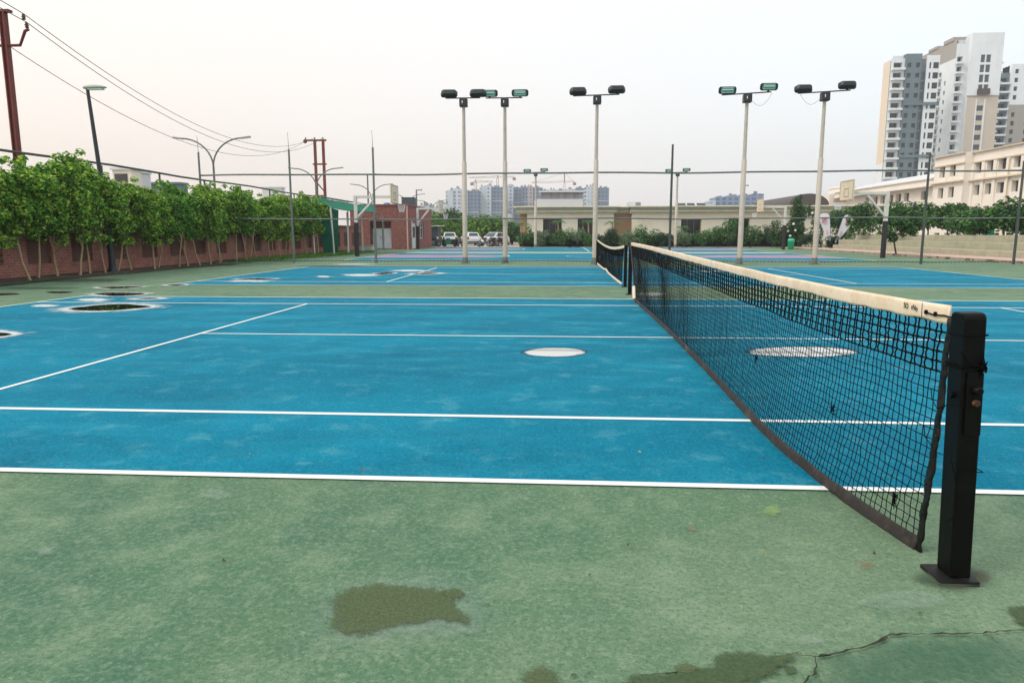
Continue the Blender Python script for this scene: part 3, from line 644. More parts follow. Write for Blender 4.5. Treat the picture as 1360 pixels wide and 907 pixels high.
def flood_pole(label, x, y, ztop, faces, off=.78, slope=0.0, thin=1.0, cable=0):
    r = thing('floodlight_pole', label, 'floodlight', (x, y, 0), 'floodlight poles round the courts'); zj = ztop*.62; scale = .68
    b = MB(); b.tube([(0, 0, 0), (0, 0, zj), (0, 0, zj+.03)], [.115*thin, .105*thin, .08*thin], 10); b.tube([(0, 0, zj+.02), (0, 0, ztop-.3)], [.08*thin, .07*thin], 10); b.build('pole', POLE_CREAM, r, False)
    b = MB(); b.box((0, 0, .02), (.36*thin, .36*thin, .04)); b.tube([(0, 0, .04), (0, 0, .28)], [.13*thin, .12*thin], 10); b.build('base', POLE_GREY, r, False)
    b = MB(); b.box((0, -.02, ztop-.21), (.35, .32, .35)); bx = b.build('control_box', FIX_BLACK, r, False); md = bx.modifiers.new('bevel', 'BEVEL'); md.width = .03; md.segments = 2
    b = MB(); b.box((-.04, -.02-.163, ztop-.19), (.035, .006, .11)); b.build('box_mark', WHITE_PLASTIC, bx, False)
    b = MB(); b.tube([(-off*1.25, 0, ztop-slope), (0, 0, ztop), (off*1.15, 0, ztop+slope)], .028, 6)
    for s in (-1, 1): b.tube([(s*off, 0, ztop+s*slope), (s*off, .0, ztop+.05+s*slope)], .05, 6)
    b.build('cross_arm', FIX_BLACK, r, False)
    for s, fc in zip((-1, 1), faces):
        if fc not in PROTO:
            cb, gb, tb = fixture(0, fc, 1.08*scale, .44*scale); PROTO[fc] = (cb.mesh('lamp_head', FIX_BLACK), gb.mesh('lamp_glass', FIX_GLASS), tb.mesh('lamp_tube', FIX_TUBE))
        cm, gm, tm = PROTO[fc]
        h = obj('lamp_head', cm, r, (s*off, -.03, ztop+.20+s*slope*1.2)); obj('lamp_glass', gm, h)
        if fc < 0: obj('lamp_tube', tm, h)
    if cable:
        b = MB(); b.tube([V(cable*.2, 0, ztop-.3).lerp(V(cable*off*1.2, 0, ztop), t)+V(0, 0, -.35*math.sin(PI*t)) for t in [i/10 for i in range(11)]], .006, 4); b.build('loose_cable', FIX_BLACK, r, False)
    return r
FLOODS = [('leftmost tall floodlight pole, black lamp backs facing the viewer', 618, 130.5, 28.42, (1, 1), .64, 0, 0),
          ('tall floodlight pole with two green glass lamps, close beside the leftmost pole', 671, 130.3, 28.9, (-1, -1), .68, 0, 0),
          ('tall central floodlight pole standing at the far end of the small net', 789.5, 126.7, 28.3, (1, 1), .83, .02, 0),
          ('tall floodlight pole with two green glass lamps at right of the centre', 982, 124.6, 28.2, (-1, -1), .86, .05, 1),
          ('rightmost tall floodlight pole, black lamp backs and a drooping cable', 1081.5, 122.4, 28.3, (1, 1), .90, .05, -1)]
for lb, px, py, Y, fc, of, slp, cb in FLOODS:
    flood_pole(lb, at(px, 349, Y).x, Y, at(px, py, Y).z, fc, of, slp, 1.0, cb)
for lb, px, py, fc in (('small distant floodlight pole before the cream building near the cars', 711, 229, (-1, -1)), ('small distant floodlight pole before the hedge behind the fence post', 896, 229, (-1, -1))):
    flood_pole(lb, at(px, 349, 67.6).x, 67.6, at(px, py, 67.6).z, fc, .83, .03, 1.25)

# ------------------------------------------------------------------ brick boundary wall with recessed panels and rail
WX = -17.75
wall = thing('boundary_wall', 'long red brick boundary wall with recessed brown panels behind the young trees', 'wall', (WX, 10, 0))
Y0, Y1, BAY, HW = 6.0, 54.0, 2.0, 1.95
b = MB(); rec = MB(); k = int((Y1-Y0)/BAY)
for i in range(k):
    y = Y0+i*BAY
    b.span((WX-.22, y, 0), (WX, y+.95, HW-.25))                       # pier
    b.span((WX-.22, y+.95, 0), (WX-.002, y+BAY, .42)); b.span((WX-.22, y+.95, HW-.52), (WX-.003, y+BAY, HW-.25))
    rec.span((WX-.24, y+.95, .42), (WX-.12, y+BAY, HW-.52))
b.build('brick_panel', BRICK_Y, wall); rec.build('plaster_panel', PLASTER_BROWN, wall)
b = MB(); b.span((WX-.25, Y0, HW-.25), (WX+.035, Y1, HW)); b.build('coping', COPING, wall)
rail = thing('rail_fence', 'thin dark rail on posts running above the brick boundary wall', 'fence', (WX-.6, 10, 0))
rz_ = 3.86
for i in range(13):
    y = 10.4+i*3.8; b = MB(); b.tube([(WX-.6, y, 0), (WX-.6, y, rz_-.04)], .04, 6); b.build('post', POLE_DARK, rail)
b = MB(); b.tube([(WX-.6, 8 + i*2.4, rz_+.03*math.sin(i*1.3)) for i in range(20)], .045, 6); b.build('rail', POLE_DARK, rail)
b = MB(); b.add([V(-17.75, 6, .05), V(-16.75, 6, .012), V(-16.6, 12, .012), V(-16.7, 20, .012), V(-16.95, 28, .012), V(-17.75, 30, .05), V(-17.75, 18, .06)], [(0, 1, 2, 6), (2, 3, 6), (3, 4, 5, 6)])
tag(b.build('soil_bed', DIRT), kind='structure')
decal('damp_shade_patch', [(-16.9+random.uniform(-.2, .3), y) for y in range(10, 30, 2)]+[(-15.9+random.uniform(-.5, .3), y) for y in range(29, 9, -2)], .0131, DAMP_SHADE, .4)
b = MB(); b.add([V(-17.75, 30, .012), V(-16.4, 30, .012), V(-15.3, 38, .012), V(-15.1, 47, .012), V(-17.75, 49, .012)], [list(range(5))]); tag(b.build('lawn', mat('lawn_soil', '#3f5a22', .95, layers=((4, .4, .7, '#5d7a2f', .7),))), kind='structure')
def grass_patch(name, fn, n, h, wdt):
    vs = []; fs = []
    for _ in range(n):
        x, y = fn(); a = random.uniform(0, 2*PI); hh = h*random.uniform(.5, 1.3); dx, dy = math.cos(a)*wdt, math.sin(a)*wdt; lx, ly = random.gauss(0, .4)*hh, random.gauss(0, .4)*hh
        k = len(vs); vs += [(x-dx, y-dy, .01), (x+dx, y+dy, .01), (x+lx, y+ly, hh)]; fs.append((k, k+1, k+2))
    me = bpy.data.meshes.new(name); me.from_pydata(vs, [], fs); me.materials.append(GRASS_M); return tag(obj(name, me), kind='stuff')
def lawn_pt():
    while True:
        y = random.uniform(29.5, 48); x = random.uniform(-17.7, -15.1)
        if x < -16.4+min(1.25, max(0, (y-30)*.15))+random.gauss(0, .08): return x, y
grass_patch('grass', lawn_pt, 22000, .14, .018)
grass_patch('grass', lambda: (random.uniform(18.9, 20.9) if random.random() < .3 else random.uniform(19.6, 20.9), random.uniform(56, 66)), 3500, .12, .02)

LITTER = leaf_mat('dry_leaf', '#4a3520', '#7a6238', '#a59a55', .1)
def litter(n, fn, size):
    vs = []; fs = []
    for _ in range(n):
        x, y = fn(); a = random.uniform(0, 2*PI); L = size*random.uniform(.5, 1.3); c, d = math.cos(a)*L/2, math.sin(a)*L/2; k = len(vs); h = random.uniform(.004, .02)
        vs += [(x-c, y-d, .016), (x+d*.5, y-c*.5, .016+h), (x+c, y+d, .018), (x-d*.5, y+c*.5, .016+h*.4)]; fs += [(k, k+1, k+2), (k, k+2, k+3)]
    me = bpy.data.meshes.new('leaf_litter'); me.from_pydata(vs, [], fs); me.materials.append(LITTER); return tag(obj('leaf_litter', me), kind='stuff')
litter(1500, lambda: (-17.7+abs(random.gauss(0, .55)), random.uniform(11, 31)), .09)
litter(120, lambda: (-17.2+abs(random.gauss(0, 2.2)), random.uniform(10, 40)), .08)
litter(16, lambda: (random.uniform(-4, 1.2), random.uniform(-1.8, 2.5)), .022)
# ------------------------------------------------------------------ foliage
def leaves(b_v, b_f, blobs, n, size, shell=.5, updir=.5, fold=.25, jitter=.7, aspect=.5):
    tot = sum(bl[1]**2 for bl in blobs)
    for c, r in blobs:
        c = Vector(c); m = max(3, int(n*r*r/tot))
        for _ in range(m):
            d = V(random.gauss(0, 1), random.gauss(0, 1), random.gauss(0, 1)).normalized(); rr = r*(shell+(1-shell)*random.random()**.6)*(1+random.gauss(0, .07))
            p = c+V(d.x*rr, d.y*rr, d.z*rr*.85)
            nn = (d*.7+V(0, 0, updir)+V(random.gauss(0, jitter), random.gauss(0, jitter), random.gauss(0, jitter))*.6).normalized()
            t = nn.orthogonal().normalized(); t = Matrix.Rotation(random.uniform(0, 2*PI), 3, nn)@t; s_ = nn.cross(t)
            L = size*random.uniform(.6, 1.35); wd = L*aspect; k = len(b_v)
            b_v += [tuple(p-t*L*.5), tuple(p+s_*wd*.5+nn*fold*wd), tuple(p+t*L*.5-nn*L*.12), tuple(p-s_*wd*.5+nn*fold*wd)]
            b_f += [(k, k+1, k+2), (k, k+2, k+3)]
def leaf_mesh(name, blobs, n, size, m, **kw):
    v, f = [], []; leaves(v, f, blobs, n, size, **kw)
    me = bpy.data.meshes.new(name); me.from_pydata(v, [], f); me.materials.append(m); return me
def crown_blobs(rx, ry, z0, z1, k, rb):
    out = []
    for _ in range(k):
        t = random.random(); z = z0+(z1-z0)*t; q = math.sin(PI*min(1, .18+.72*t))
        a = random.uniform(0, 2*PI); rad = math.sqrt(random.random())*q
        out.append((V(rx*rad*math.cos(a), ry*rad*math.sin(a), z), rb*random.uniform(.6, 1.25)))
    return out
random.seed(41)
# row of young trees along the wall: four shared crowns and five shared trunks
CR = []
for v_ in range(6):
    bl = crown_blobs(.66, 1.08, 1.62, 3.4, 34, .30)
    bl += [(V(random.uniform(-.4, .4), random.uniform(-.5, .5), random.uniform(1.2, 1.7)), .22) for _ in range(2)]
    bl += [(V(random.uniform(-.4, .4), random.uniform(-.6, .6), random.uniform(3.4, 3.75)), .13) for _ in range(4)]
    CR.append(leaf_mesh('crown', bl, 5600, .125, LEAF_WALL if v_ % 3 else LEAF_WALL2, shell=.6, aspect=.55, updir=.75))
TR = []
for v_ in range(6):
    b = MB(); lx, ly = random.gauss(0, .12), random.gauss(0, .16); hf = random.uniform(.7, 1.3)
    p0, p1 = V(0, 0, 0), V(lx, ly, hf)
    b.tube([p0, p0.lerp(p1, .5)+V(.02, random.gauss(0, .03), 0), p1], [.045, .036, .032], 6)
    for s in ((-1, 1) if v_ % 2 else (1,)):
        b.tube([p1, p1+V(.05, s*.12, .4), p1+V(.08, s*random.uniform(.2, .42), 1.0), p1+V(0, s*.35, 1.7)], [.03, .026, .02, .008], 5)
    b.tube([p1, p1+V(-.08, .05, .5), p1+V(-.05, -.1, 1.7)], [.025, .02, .008], 5)
    TR.append(b.mesh('trunk', BARK))
ys = []; y = 11.0
while y < 41: ys.append(y); y += random.uniform(.62, .86)*(1+.012*(y-11))
for i, y in enumerate(ys):
    dx = random.uniform(-.25, .2); sc = random.uniform(.93, 1.07)
    hgt = .945+.07*math.exp(-((y-18.6)/1.4)**2)-.03*math.exp(-((y-14.5)/1.5)**2)-.06*math.exp(-((y-23.5)/2.4)**2)+.05*math.exp(-((y-39)/3)**2)
    pos = 'nearest the camera at the left edge' if i == 0 else (f'{ORD[i]} trunk from the left along the brick wall' if i < 20 else f'{ORD[len(ys)-1-i] if len(ys)-1-i > 0 else "very last"} from the far green canopy end of the row')
    if i >= 20 and len(ys)-1-i >= 20: pos = 'mid row by the brick wall'
    t = thing('young_tree', f'slim leafy young tree, {pos}', 'tree', (-17.05+dx, y, 0), 'young trees along the brick wall')
    t.rotation_euler = (0, 0, random.choice((0, PI))+random.uniform(-.4, .4)); t.scale = (sc, sc, sc*hgt*.985)
    obj('trunk', TR[i % 6], t); obj('crown', CR[random.randrange(6)], t)

def tree(name, label, cat, loc, h, r, z0, lm, n, size, group, trunk_r=.1, k=16, rb=None, bark=BARK_DK, **kw):
    t = thing(name, label, cat, loc, group); bl = crown_blobs(r*.7, r*.7, z0+(h-z0)*.15, h-(h-z0)*.15, k, rb or r*.42)
    obj('crown', leaf_mesh('crown', bl, n, size, lm, **kw), t)
    b = MB(); top = z0+(h-z0)*.55; b.tube([(0, 0, 0), (random.gauss(0, .05)*h*.2, random.gauss(0, .03), z0*.6), (0, 0, top)], [trunk_r, trunk_r*.8, trunk_r*.3], 7)
    for c, _ in bl[:6]: b.tube([(0, 0, z0*.8), Vector(c)*.5+V(0, 0, z0*.45), c], [trunk_r*.5, trunk_r*.35, trunk_r*.1], 5)
    b.build('trunk', bark, t, False); return t
# trees behind the car park
for i, (px, pyt, Y, r, lm) in enumerate([(563, 305, 84, 1.8, LEAF_CON), (578, 286, 88, 3.0, LEAF_FAR), (603, 279, 96, 3.6, LEAF_CON), (622, 293, 92, 3.0, LEAF_FAR), (640, 291, 90, 2.9, LEAF_FAR), (661, 293, 91, 2.9, LEAF_FAR), (680, 302, 84, 2.2, LEAF_CON), (651, 300, 100, 3.2, LEAF_FAR), (588, 292, 100, 3.2, LEAF_FAR)]):
    p = at(px, pyt, Y); lbl = ['low dark tree beside the brick shed', 'yellow green leafy tree behind the black cart', 'taller dark tree behind the first white car', 'light green tree behind the second white car', 'bushy green tree between the car park and towers', 'green tree behind the motorcycles', 'dark narrow tree beside the cream building',
        'pale green tree farther back between the two light poles', 'green tree farther back above the leftmost white car'][i]
    tree('car_park_tree', lbl, 'tree', (p.x, Y, 0), p.z, r, .5, lm, 2600, .42, 'trees behind the car park', .14)
# ------------------------------------------------------------------ hedge, shrubs and palms before the cream building
HY = 69.6
hx0, hx1 = at(690, 328, HY).x, at(1062, 328, HY).x
hb = []
for i in range(110): hb.append((V(hx0+(hx1-hx0)*(i+.5)/110, HY+random.uniform(-.3, .3), random.uniform(.3, 1.15)), random.uniform(.42, .6)))
hd = thing('hedge', 'long dark low hedge along the foot of the cream building', 'hedge', (0, 0, 0)); obj('foliage', leaf_mesh('foliage', hb, 15000, .22, LEAF_DK), hd)
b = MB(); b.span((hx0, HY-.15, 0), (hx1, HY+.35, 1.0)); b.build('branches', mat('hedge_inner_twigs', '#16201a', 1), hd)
SH = [(697, 301, .9, 'LEAF_SHRUB', 'feathery'), (720, 306, 1.0, 'LEAF_PALE', 'greyish'), (744, 305, 1.1, 'LEAF_SHRUB', 'bright green'), (766, 304, 1.0, 'LEAF_PALE', 'pale'), (783, 310, .9, 'LEAF_SHRUB', 'low green'), (812, 304, 1.1, 'LEAF_DK', 'dark rounded'),
      (835, 308, 1.1, 'LEAF_PALE', 'greyish rounded'), (858, 303, 1.3, 'LEAF_SHRUB', 'wide green'), (880, 309, .8, 'LEAF_DK', 'dark low'), (908, 303, 1.1, 'LEAF_PALE', 'silvery'), (935, 304, 1.2, 'LEAF_SHRUB', 'bushy green'), (955, 301, 1.1, 'LEAF_SHRUB', 'taller green'), (968, 292, 1.3, 'LEAF_SHRUB', 'tall pale green'), (1000, 298, 1.2, 'LEAF_SHRUB', 'light green tufted'), (1026, 302, 1.2, 'LEAF_DK', 'dark')]
for i, (px, pyt, r, lm, wd) in enumerate(SH):
    Y = HY-1.0+random.uniform(-.3, .3); p = at(px, pyt, Y); h = p.z*1.12; r *= 1.1
    t = thing('shrub', f'{wd} shrub at the hedge front, {ORD[i]} shrub from the left', 'shrub', (p.x, Y, 0), 'shrubs along the hedge')
    bl = [(V(random.gauss(0, r*.4), random.gauss(0, .2), random.uniform(.25, .8)*h), r*random.uniform(.35, .55)) for _ in range(9)]
    obj('foliage', leaf_mesh('foliage', bl, 900, .26, globals()[lm], aspect=.35, fold=.1), t)
    b = MB()
    for _ in range(4): b.tube([(random.gauss(0, .08), random.gauss(0, .08), 0), (random.gauss(0, r*.3), random.gauss(0, .1), h*.7)], [.03, .012], 5)
    b.build('stem', BARK_DK, t, False)
def palm(label, px, pyt, Y, h, n=11, L=1.5):
    x = at(px, 320, Y).x; t = thing('palm', label, 'palm', (x, Y, 0), 'small palms by the cream building')
    b = MB(); b.tube([(0, 0, 0), (.05, 0, h*.5), (0, 0, h)], [.10, .08, .07], 7); b.build('trunk', BARK, t, False)
    for i in range(n):
        a = 2*PI*i/n+random.uniform(-.2, .2); up = random.uniform(.25, .8); vs = []; fs = []; prev = None
        pts = [V(math.cos(a)*L*s*.85, math.sin(a)*L*s*.85, h+L*(up*s-(up+.35)*s*s)) for s in [j/9 for j in range(10)]]
        for j, p in enumerate(pts):
            wdt = .30*math.sin(PI*(.12+.88*j/9)); sd_ = V(-math.sin(a), math.cos(a), 0)
            if j == 0: continue
            for s in (-1, 1):
                q = pts[j-1]; k = len(vs); vs += [q, q.lerp(p, .45), p+sd_*s*wdt-V(0, 0, wdt*.5)]; fs.append((k, k+1, k+2))
        MB().add(vs, fs).build('frond', LEAF_SHRUB, t, False)
for lb, px, Y, h, L in (('small palm before the left dark window of the cream building', 741, 72.3, 2.6, 1.3), ('small palm before the second dark window of the cream building', 781, 72.3, 2.6, 1.3), ('palm with drooping fronds at the tan recess of the cream building', 813, 72.0, 2.5, 1.4),
                        ('slender palm at the left corner of the cream building', 693, 71.5, 2.3, 1.9), ('short palm behind the small right floodlight pole', 905, 72, 2.0, 1.3)):
    palm(lb, px, 0, Y, h, 11, L)
# conifer with white blossom
p = at(1060, 257, 66); ct = thing('conifer_tree', 'tall pointed dark green tree with white blossoms by the green bin', 'tree', (p.x, 66, 0))
bl = [(V(random.gauss(0, .10), random.gauss(0, .1), .6+(p.z-.9)*i/16), .25+.85*(1-i/16)**.8*random.uniform(.75, 1.1)) for i in range(17)]
bl += [(V(random.uniform(-2.2, 2.4), random.uniform(-.8, .8), random.uniform(.6, 2.6)), random.uniform(.5, .8)) for _ in range(16)]+[(V(random.uniform(.4, 1.9), random.uniform(-.5, .5), random.uniform(2.6, 3.9)), random.uniform(.4, .6)) for _ in range(5)]
obj('crown', leaf_mesh('crown', bl, 6500, .26, LEAF_CON, aspect=.4), ct)
b = MB(); b.tube([(0, 0, 0), (0, 0, p.z*.85)], [.14, .03], 7); b.build('trunk', BARK_DK, ct, False)
b = MB()
for x, z in ((-.55, 2.2), (.85, 2.7), (-1.0, 1.55), (-.35, 1.6), (.55, 1.35), (1.3, .95), (-.8, 1.1), (1.8, 1.6), (1.5, .6), (1.1, 3.2), (2.2, 2.9)): b.ball((x, -.95, z), (.13, .1, .12), 6, 4)
b.build('blossom', BLOSSOM, ct, False)
# ------------------------------------------------------------------ pavement, bleacher steps, terrace
b = MB(); b.span((18.78, 5, -.05), (21.0, 62.5, .12)); tag(b.build('pavement', PAVE), kind='structure')
b = MB(); b.span((18.55, 5, -.05), (18.776, 62.5, .125)); tag(b.build('kerb', KERBM), kind='structure')
st = thing('bleacher_steps', 'three long pale concrete spectator steps beside the courts', 'steps', (21, 30, 0))
SX = [21.0, 22.2, 23.4]; SZ = [.42, .82, 1.2]; SE = [57, 59, 58.4]
for x, z, ye in zip(SX, SZ, SE):
    b = MB(); b.span((x, 5, 0), (x+(1.197 if z < 1.1 else .5), ye, z)); o = b.build('step', CONC, st)
    b = MB(); xm_ = x+1.12 if z < 1.1 else x+.4; k = 60; vs = []; fs = []
    for i in range(k+1):
        y = 8+(ye-9)*i/k; h_ = .02+.05*max(0, noise.noise(V(y*.7, z, 2))+.25); w_m = .06+.08*abs(noise.noise(V(y*1.3, z, 9)))
        vs += [V(xm_-w_m, y, z+.001), V(xm_-w_m*.3, y, z+h_), V(xm_+.06, y, z+h_), V(xm_+.07, y, z+.001)]
    for i in range(k):
        for q in range(3): fs.append((4*i+q, 4*i+q+1, 4*i+5+q, 4*i+4+q))
    b.add(vs, fs, True); b.build('moss_edge', MOSSLINE, o)
b = MB(); b.span((23.91, 5, 0), (52, 58.3, 1.17)); tag(b.build('terrace', mat('terrace_soil', '#6d6a4a', .95, layers=((.6, .4, .7, '#8a8560', .6),))), kind='structure')
# terrace trees
TT = [(1121, 274, 62, 0, 2.0, 'LEAF_TERR', 'dark bushy tree behind the flags above the lower wall'), (1150, 272, 56, 1.2, 1.6, 'LEAF_TERR', 'dark tree left of the near right hoop pole'), (1214, 271, 50, 1.2, 1.7, 'LEAF_TERR', 'full green tree right of the near hoop pole'), (1236, 270, 54, 1.2, 1.8, 'LEAF_TERR', 'dark tree behind the right fence post'),
      (1262, 272, 52, 1.2, 1.4, 'LEAF_TERR', 'dark round tree with open trunk right of the fence post'), (1275, 271, 55, 1.2, 1.5, 'LEAF_TERR', 'dark flat topped tree before the school corner'), (1290, 284, 44, 1.2, 1.5, 'LEAF_SHRUB', 'bright green tree on the terrace left of the shade net'), (1312, 283, 42, 1.2, 1.2, 'LEAF_TERR', 'green tree right of the brighter terrace tree'), (1337, 272, 41, 1.2, 1.7, 'LEAF_TERR', 'large dark tree by the right edge fence post'), (1366, 276, 40, 1.2, 1.5, 'LEAF_TERR', 'tree cut by the right picture edge'), (1187, 268, 58, 1.2, 1.4, 'LEAF_TERR', 'dark tree directly behind the near hoop post')]
for px, pyt, Y, z0, r, lm, lb in TT:
    p = at(px, pyt, Y); h = p.z-z0+.05
    t = tree('terrace_tree', lb, 'tree', (p.x, Y, z0-.03), h, r, h*.22, globals()[lm], 2000, .24, 'trees on the terrace', .06, 14)
# small tree standing in front of the steps
p = gnd(1190, 337.5, .12); st_ = thing('young_tree', 'small young tree with bare bent trunk before the concrete steps', 'tree', (p.x, p.y, .12))
hh = at(1186, 283, p.y).z-.12
b = MB(); b.tube([(0, 0, 0), (-.12, 0, .5), (-.22, 0, .95), (-.15, 0, 1.6)], [.05, .045, .04, .02], 6); b.tube([(-.22, 0, .95), (.1, 0, 1.7)], [.03, .012], 5); b.build('trunk', BARK_DK, st_, False)
obj('crown', leaf_mesh('crown', [(V(random.uniform(-.9, .9), random.uniform(-.5, .5), random.uniform(.98, hh-.3)), random.uniform(.28, .45)) for _ in range(13)], 1500, .2, LEAF_TERR), st_)
for px, py, r, lb in ((1155, 312, .8, 'low green bush on the left end of the top step'), (1105, 318, .8, 'tufted green bush beneath the white flags'), (1128, 312, .9, 'spiky green plant right of the white flags'), (1080, 316, .9, 'green bush between light pole and white flags')):
    Y = 60.5; p = at(px, py, Y); z0 = 0; t = thing('shrub', lb, 'shrub', (p.x, Y, z0), 'bushes by the steps')
    bl = [(V(random.gauss(0, r*.6), random.gauss(0, .3), random.uniform(.2, 1.)*max(.6, p.z+.2)), r*.5) for _ in range(9)]
    obj('foliage', leaf_mesh('foliage', bl, 1000, .24, LEAF_DK if px < 1120 else LEAF_SHRUB, aspect=.3), t)
    b = MB()
    for _ in range(3): b.tube([(random.gauss(0, .1), 0, 0), (random.gauss(0, .3), 0, p.z*.7)], [.03, .01], 5)
    b.build('stem', BARK_DK, t, False)
# green shade net and fence glimpsed among the terrace trees
p = at(1312, 302, 60); b = MB(); c0 = at(1306, 300, 60); c1 = at(1320, 313, 60)
sn = thing('shade_screen', 'small green shade screen among trees on the terrace', 'screen', (c0.x, 60, 0))
b.box(((c0.x+c1.x)/2, 60, (c0.z+1.17)/2), (c1.x-c0.x, .05, c0.z-1.17)); b.build('fabric', NET_GREEN, sn)
b = MB(); [b.tube([(x, 60.05, 0), (x, 60.05, c0.z+.05)], .03, 6) for x in (c0.x, c1.x)]; b.build('frame', POLE_GREY, sn)
#PART2
# ------------------------------------------------------------------ green shade canopy against the wall, grey posts
random.seed(17)
cp = thing('shade_canopy', 'sagging green shade net canopy against the brick wall with a hanging curtain', 'canopy', (-17, 46, 0))
A, B_ = at(419, 271, 40.5), at(504, 282, 43.5); A2, B2 = at(417, 259.5, 48), at(496, 273, 51)
def net_sheet(b, c00, c10, c11, c01, sag, nu=14, nv=8, thick=.03):
    vs = []; fs = []
    for side in (0, 1):
        for i in range(nu+1):
            for j in range(nv+1):
                u, v = i/nu, j/nv; p = c00.lerp(c10, u).lerp(c01.lerp(c11, u), v)
                p = p+V(.02*noise.noise(p*1.3), 0, -sag*math.sin(PI*u)*.6-sag*math.sin(PI*v)*.5+.06*noise.noise(p*.9)-side*thick); vs.append(p)
    m = (nu+1)*(nv+1)
    for s in (0, 1):
        for i in range(nu):
            for j in range(nv):
                a = s*m+i*(nv+1)+j; f = (a, a+nv+1, a+nv+2, a+1); fs.append(f if s else f[::-1])
    b.add(vs, fs, True)
b = MB(); net_sheet(b, A, B_, B2, A2, .28); b.build('roof_net', NET_TOP, cp)
b = MB(); c0, c1 = A+V(-.2, .05, .1), A.lerp(B_, .34)+V(0, .05, -.22); d0, d1 = at(431, 337.3, 42.3), at(449, 337.0, 42.6); net_sheet(b, c0, c1, d1, d0, .02); b.build('curtain_net', NET_GREEN, cp)
for p in (A2, B2): MB().tube([V(p.x, p.y, 0), p], .04, 6).build('support_post', POLE_GREY, cp)
MB().tube([A2, B2], .03, 6).build('ridge_pole', POLE_GREY, cp)
for i, (px, pyb, pyt, Y, lb) in enumerate([(357.5, 340, 266, 41.5, 'pale grey post standing alone before the leafy wall trees'), (418, 338, 263, 39.8, 'pale grey leaning post at the high corner of the green canopy'), (444, 337, 276, 40.0, 'pale grey post before the hanging green curtain'), (463, 336, 283, 42.8, 'pale grey post under the green canopy, left of the hoop pole'), (482, 333, 285, 46, 'thin pale post under the canopy right of the hoop pole'), (510, 331, 287, 54, 'thin grey post before the grey shed doors')]):
    t0, t1 = at(px, pyb, Y), at(px-(5 if i in (1, 2) else 2), pyt, Y); t = thing('fence_post', lb, 'post', (t0.x, Y, 0), 'grey posts near the canopy')
    b = MB(); b.tube([(0, 0, 0), (t1.x-t0.x, 0, t1.z)], .055, 7); b.build('pole', POLE_WHITE if i < 5 else POLE_GREY, t, False)
    b = MB(); b.tube([(t1.x-t0.x, 0, t1.z), (t1.x-t0.x, 0, t1.z+.04)], [.065, .05], 7); b.build('cap', POLE_GREY, t, False)
bb = thing('concrete_block', 'low white concrete block on the ground under the green canopy', 'block', (at(486, 331, 52).x, 52, 0)); b = MB(); b.box((0, 0, .2), (1.3, .5, .4)); o = b.build('block', POLE_WHITE, bb, False); md = o.modifiers.new('bevel', 'BEVEL'); md.width = .03
b = MB(); b.box((0, 0, .43), (1.36, .56, .06)); b.build('top_slab', CONC, bb, False)
# ------------------------------------------------------------------ basketball hoops
def hoop(label, px, pyb, Y, dirn, arm, pyarm):
    x = at(px, pyb, Y).x; t = thing('basketball_hoop', label, 'basketball hoop', (x, Y, 0), 'basketball hoops'); z = 3.5; d = dirn
    b = MB(); b.box((0, 0, 2.75), (.17, .2, 1.6)); b.build('post', POLE_WHITE, t, False)
    b = MB(); b.tube([(0, 0, 0), (0, 0, 1.99)], .135, 14); b.build('post_padding', PADDING, t, False)
    b = MB(); b.box((d*arm/2, 0, z-.02), (arm+.17, .13, .15)); b.tube([(d*.05, 0, 2.25), (d*arm*.52, 0, z-.14)], .07, 8); b.build('arm', POLE_WHITE, t, False)
    X = d*(arm+.14); b = MB(); b.box((X, 0, 3.62), (.06, 1.8, 1.1)); bd = b.build('backboard', mat('backboard_cream_'+str(px), '#cfc6ad', .6, layers=((2, .5, .7, '#b3a98d', .6),)), t, False)
    b = MB(); xx = X+d*.033
    for c, s in (((xx, 0, 4.12), (.012, 1.78, .05)), ((xx, 0, 3.11), (.012, 1.78, .05)), ((xx, -.87, 3.62), (.012, .05, .95)), ((xx, .87, 3.62), (.012, .05, .95)), ((xx, 0, 3.72), (.014, .6, .05)), ((xx, 0, 3.3), (.014, .6, .05)), ((xx, -.28, 3.51), (.014, .05, .37)), ((xx, .28, 3.51), (.014, .05, .37))): b.box(c, s)
    b.build('backboard_line', mat('board_red_line_'+str(px), '#a58a74', .7), bd, False)
    rc = V(X+d*.42, 0, 3.05); b = MB(); b.tube([rc+V(.23*math.cos(a), .23*math.sin(a), 0) for a in [2*PI*i/18 for i in range(19)]], .022, 5); b.box((X+d*.12, 0, 3.05), (.2, .14, .05)); rm = b.build('rim', mat('rim_orange_'+str(px), '#a8512f', .5), t, False)
    b = MB()
    for i in range(10):
        for s in (1, -1):
            b.tube([rc+V((.23-.10*k/4)*math.cos(2*PI*(i+s*k*.5)/10), (.23-.10*k/4)*math.sin(2*PI*(i+s*k*.5)/10), -.45*k/4) for k in range(5)], .010, 4)
    b.build('hoop_net', WHITE_PLASTIC, rm, False)
hoop('white hoop with black padded pole left, beside the green canopy', 474.5, 341, 38.2, 1, 2.2, 262)
hoop('far left basketball hoop before the brick shed side', 555.5, 331, 58, 1, 1.9, 277)
hoop('near right basketball hoop beside the concrete steps', 1172, 345, 36.5, -1, 2.0, 260)
hoop('far right basketball hoop near the green bin', 1040, 332, 57, -1, 1.9, 276)
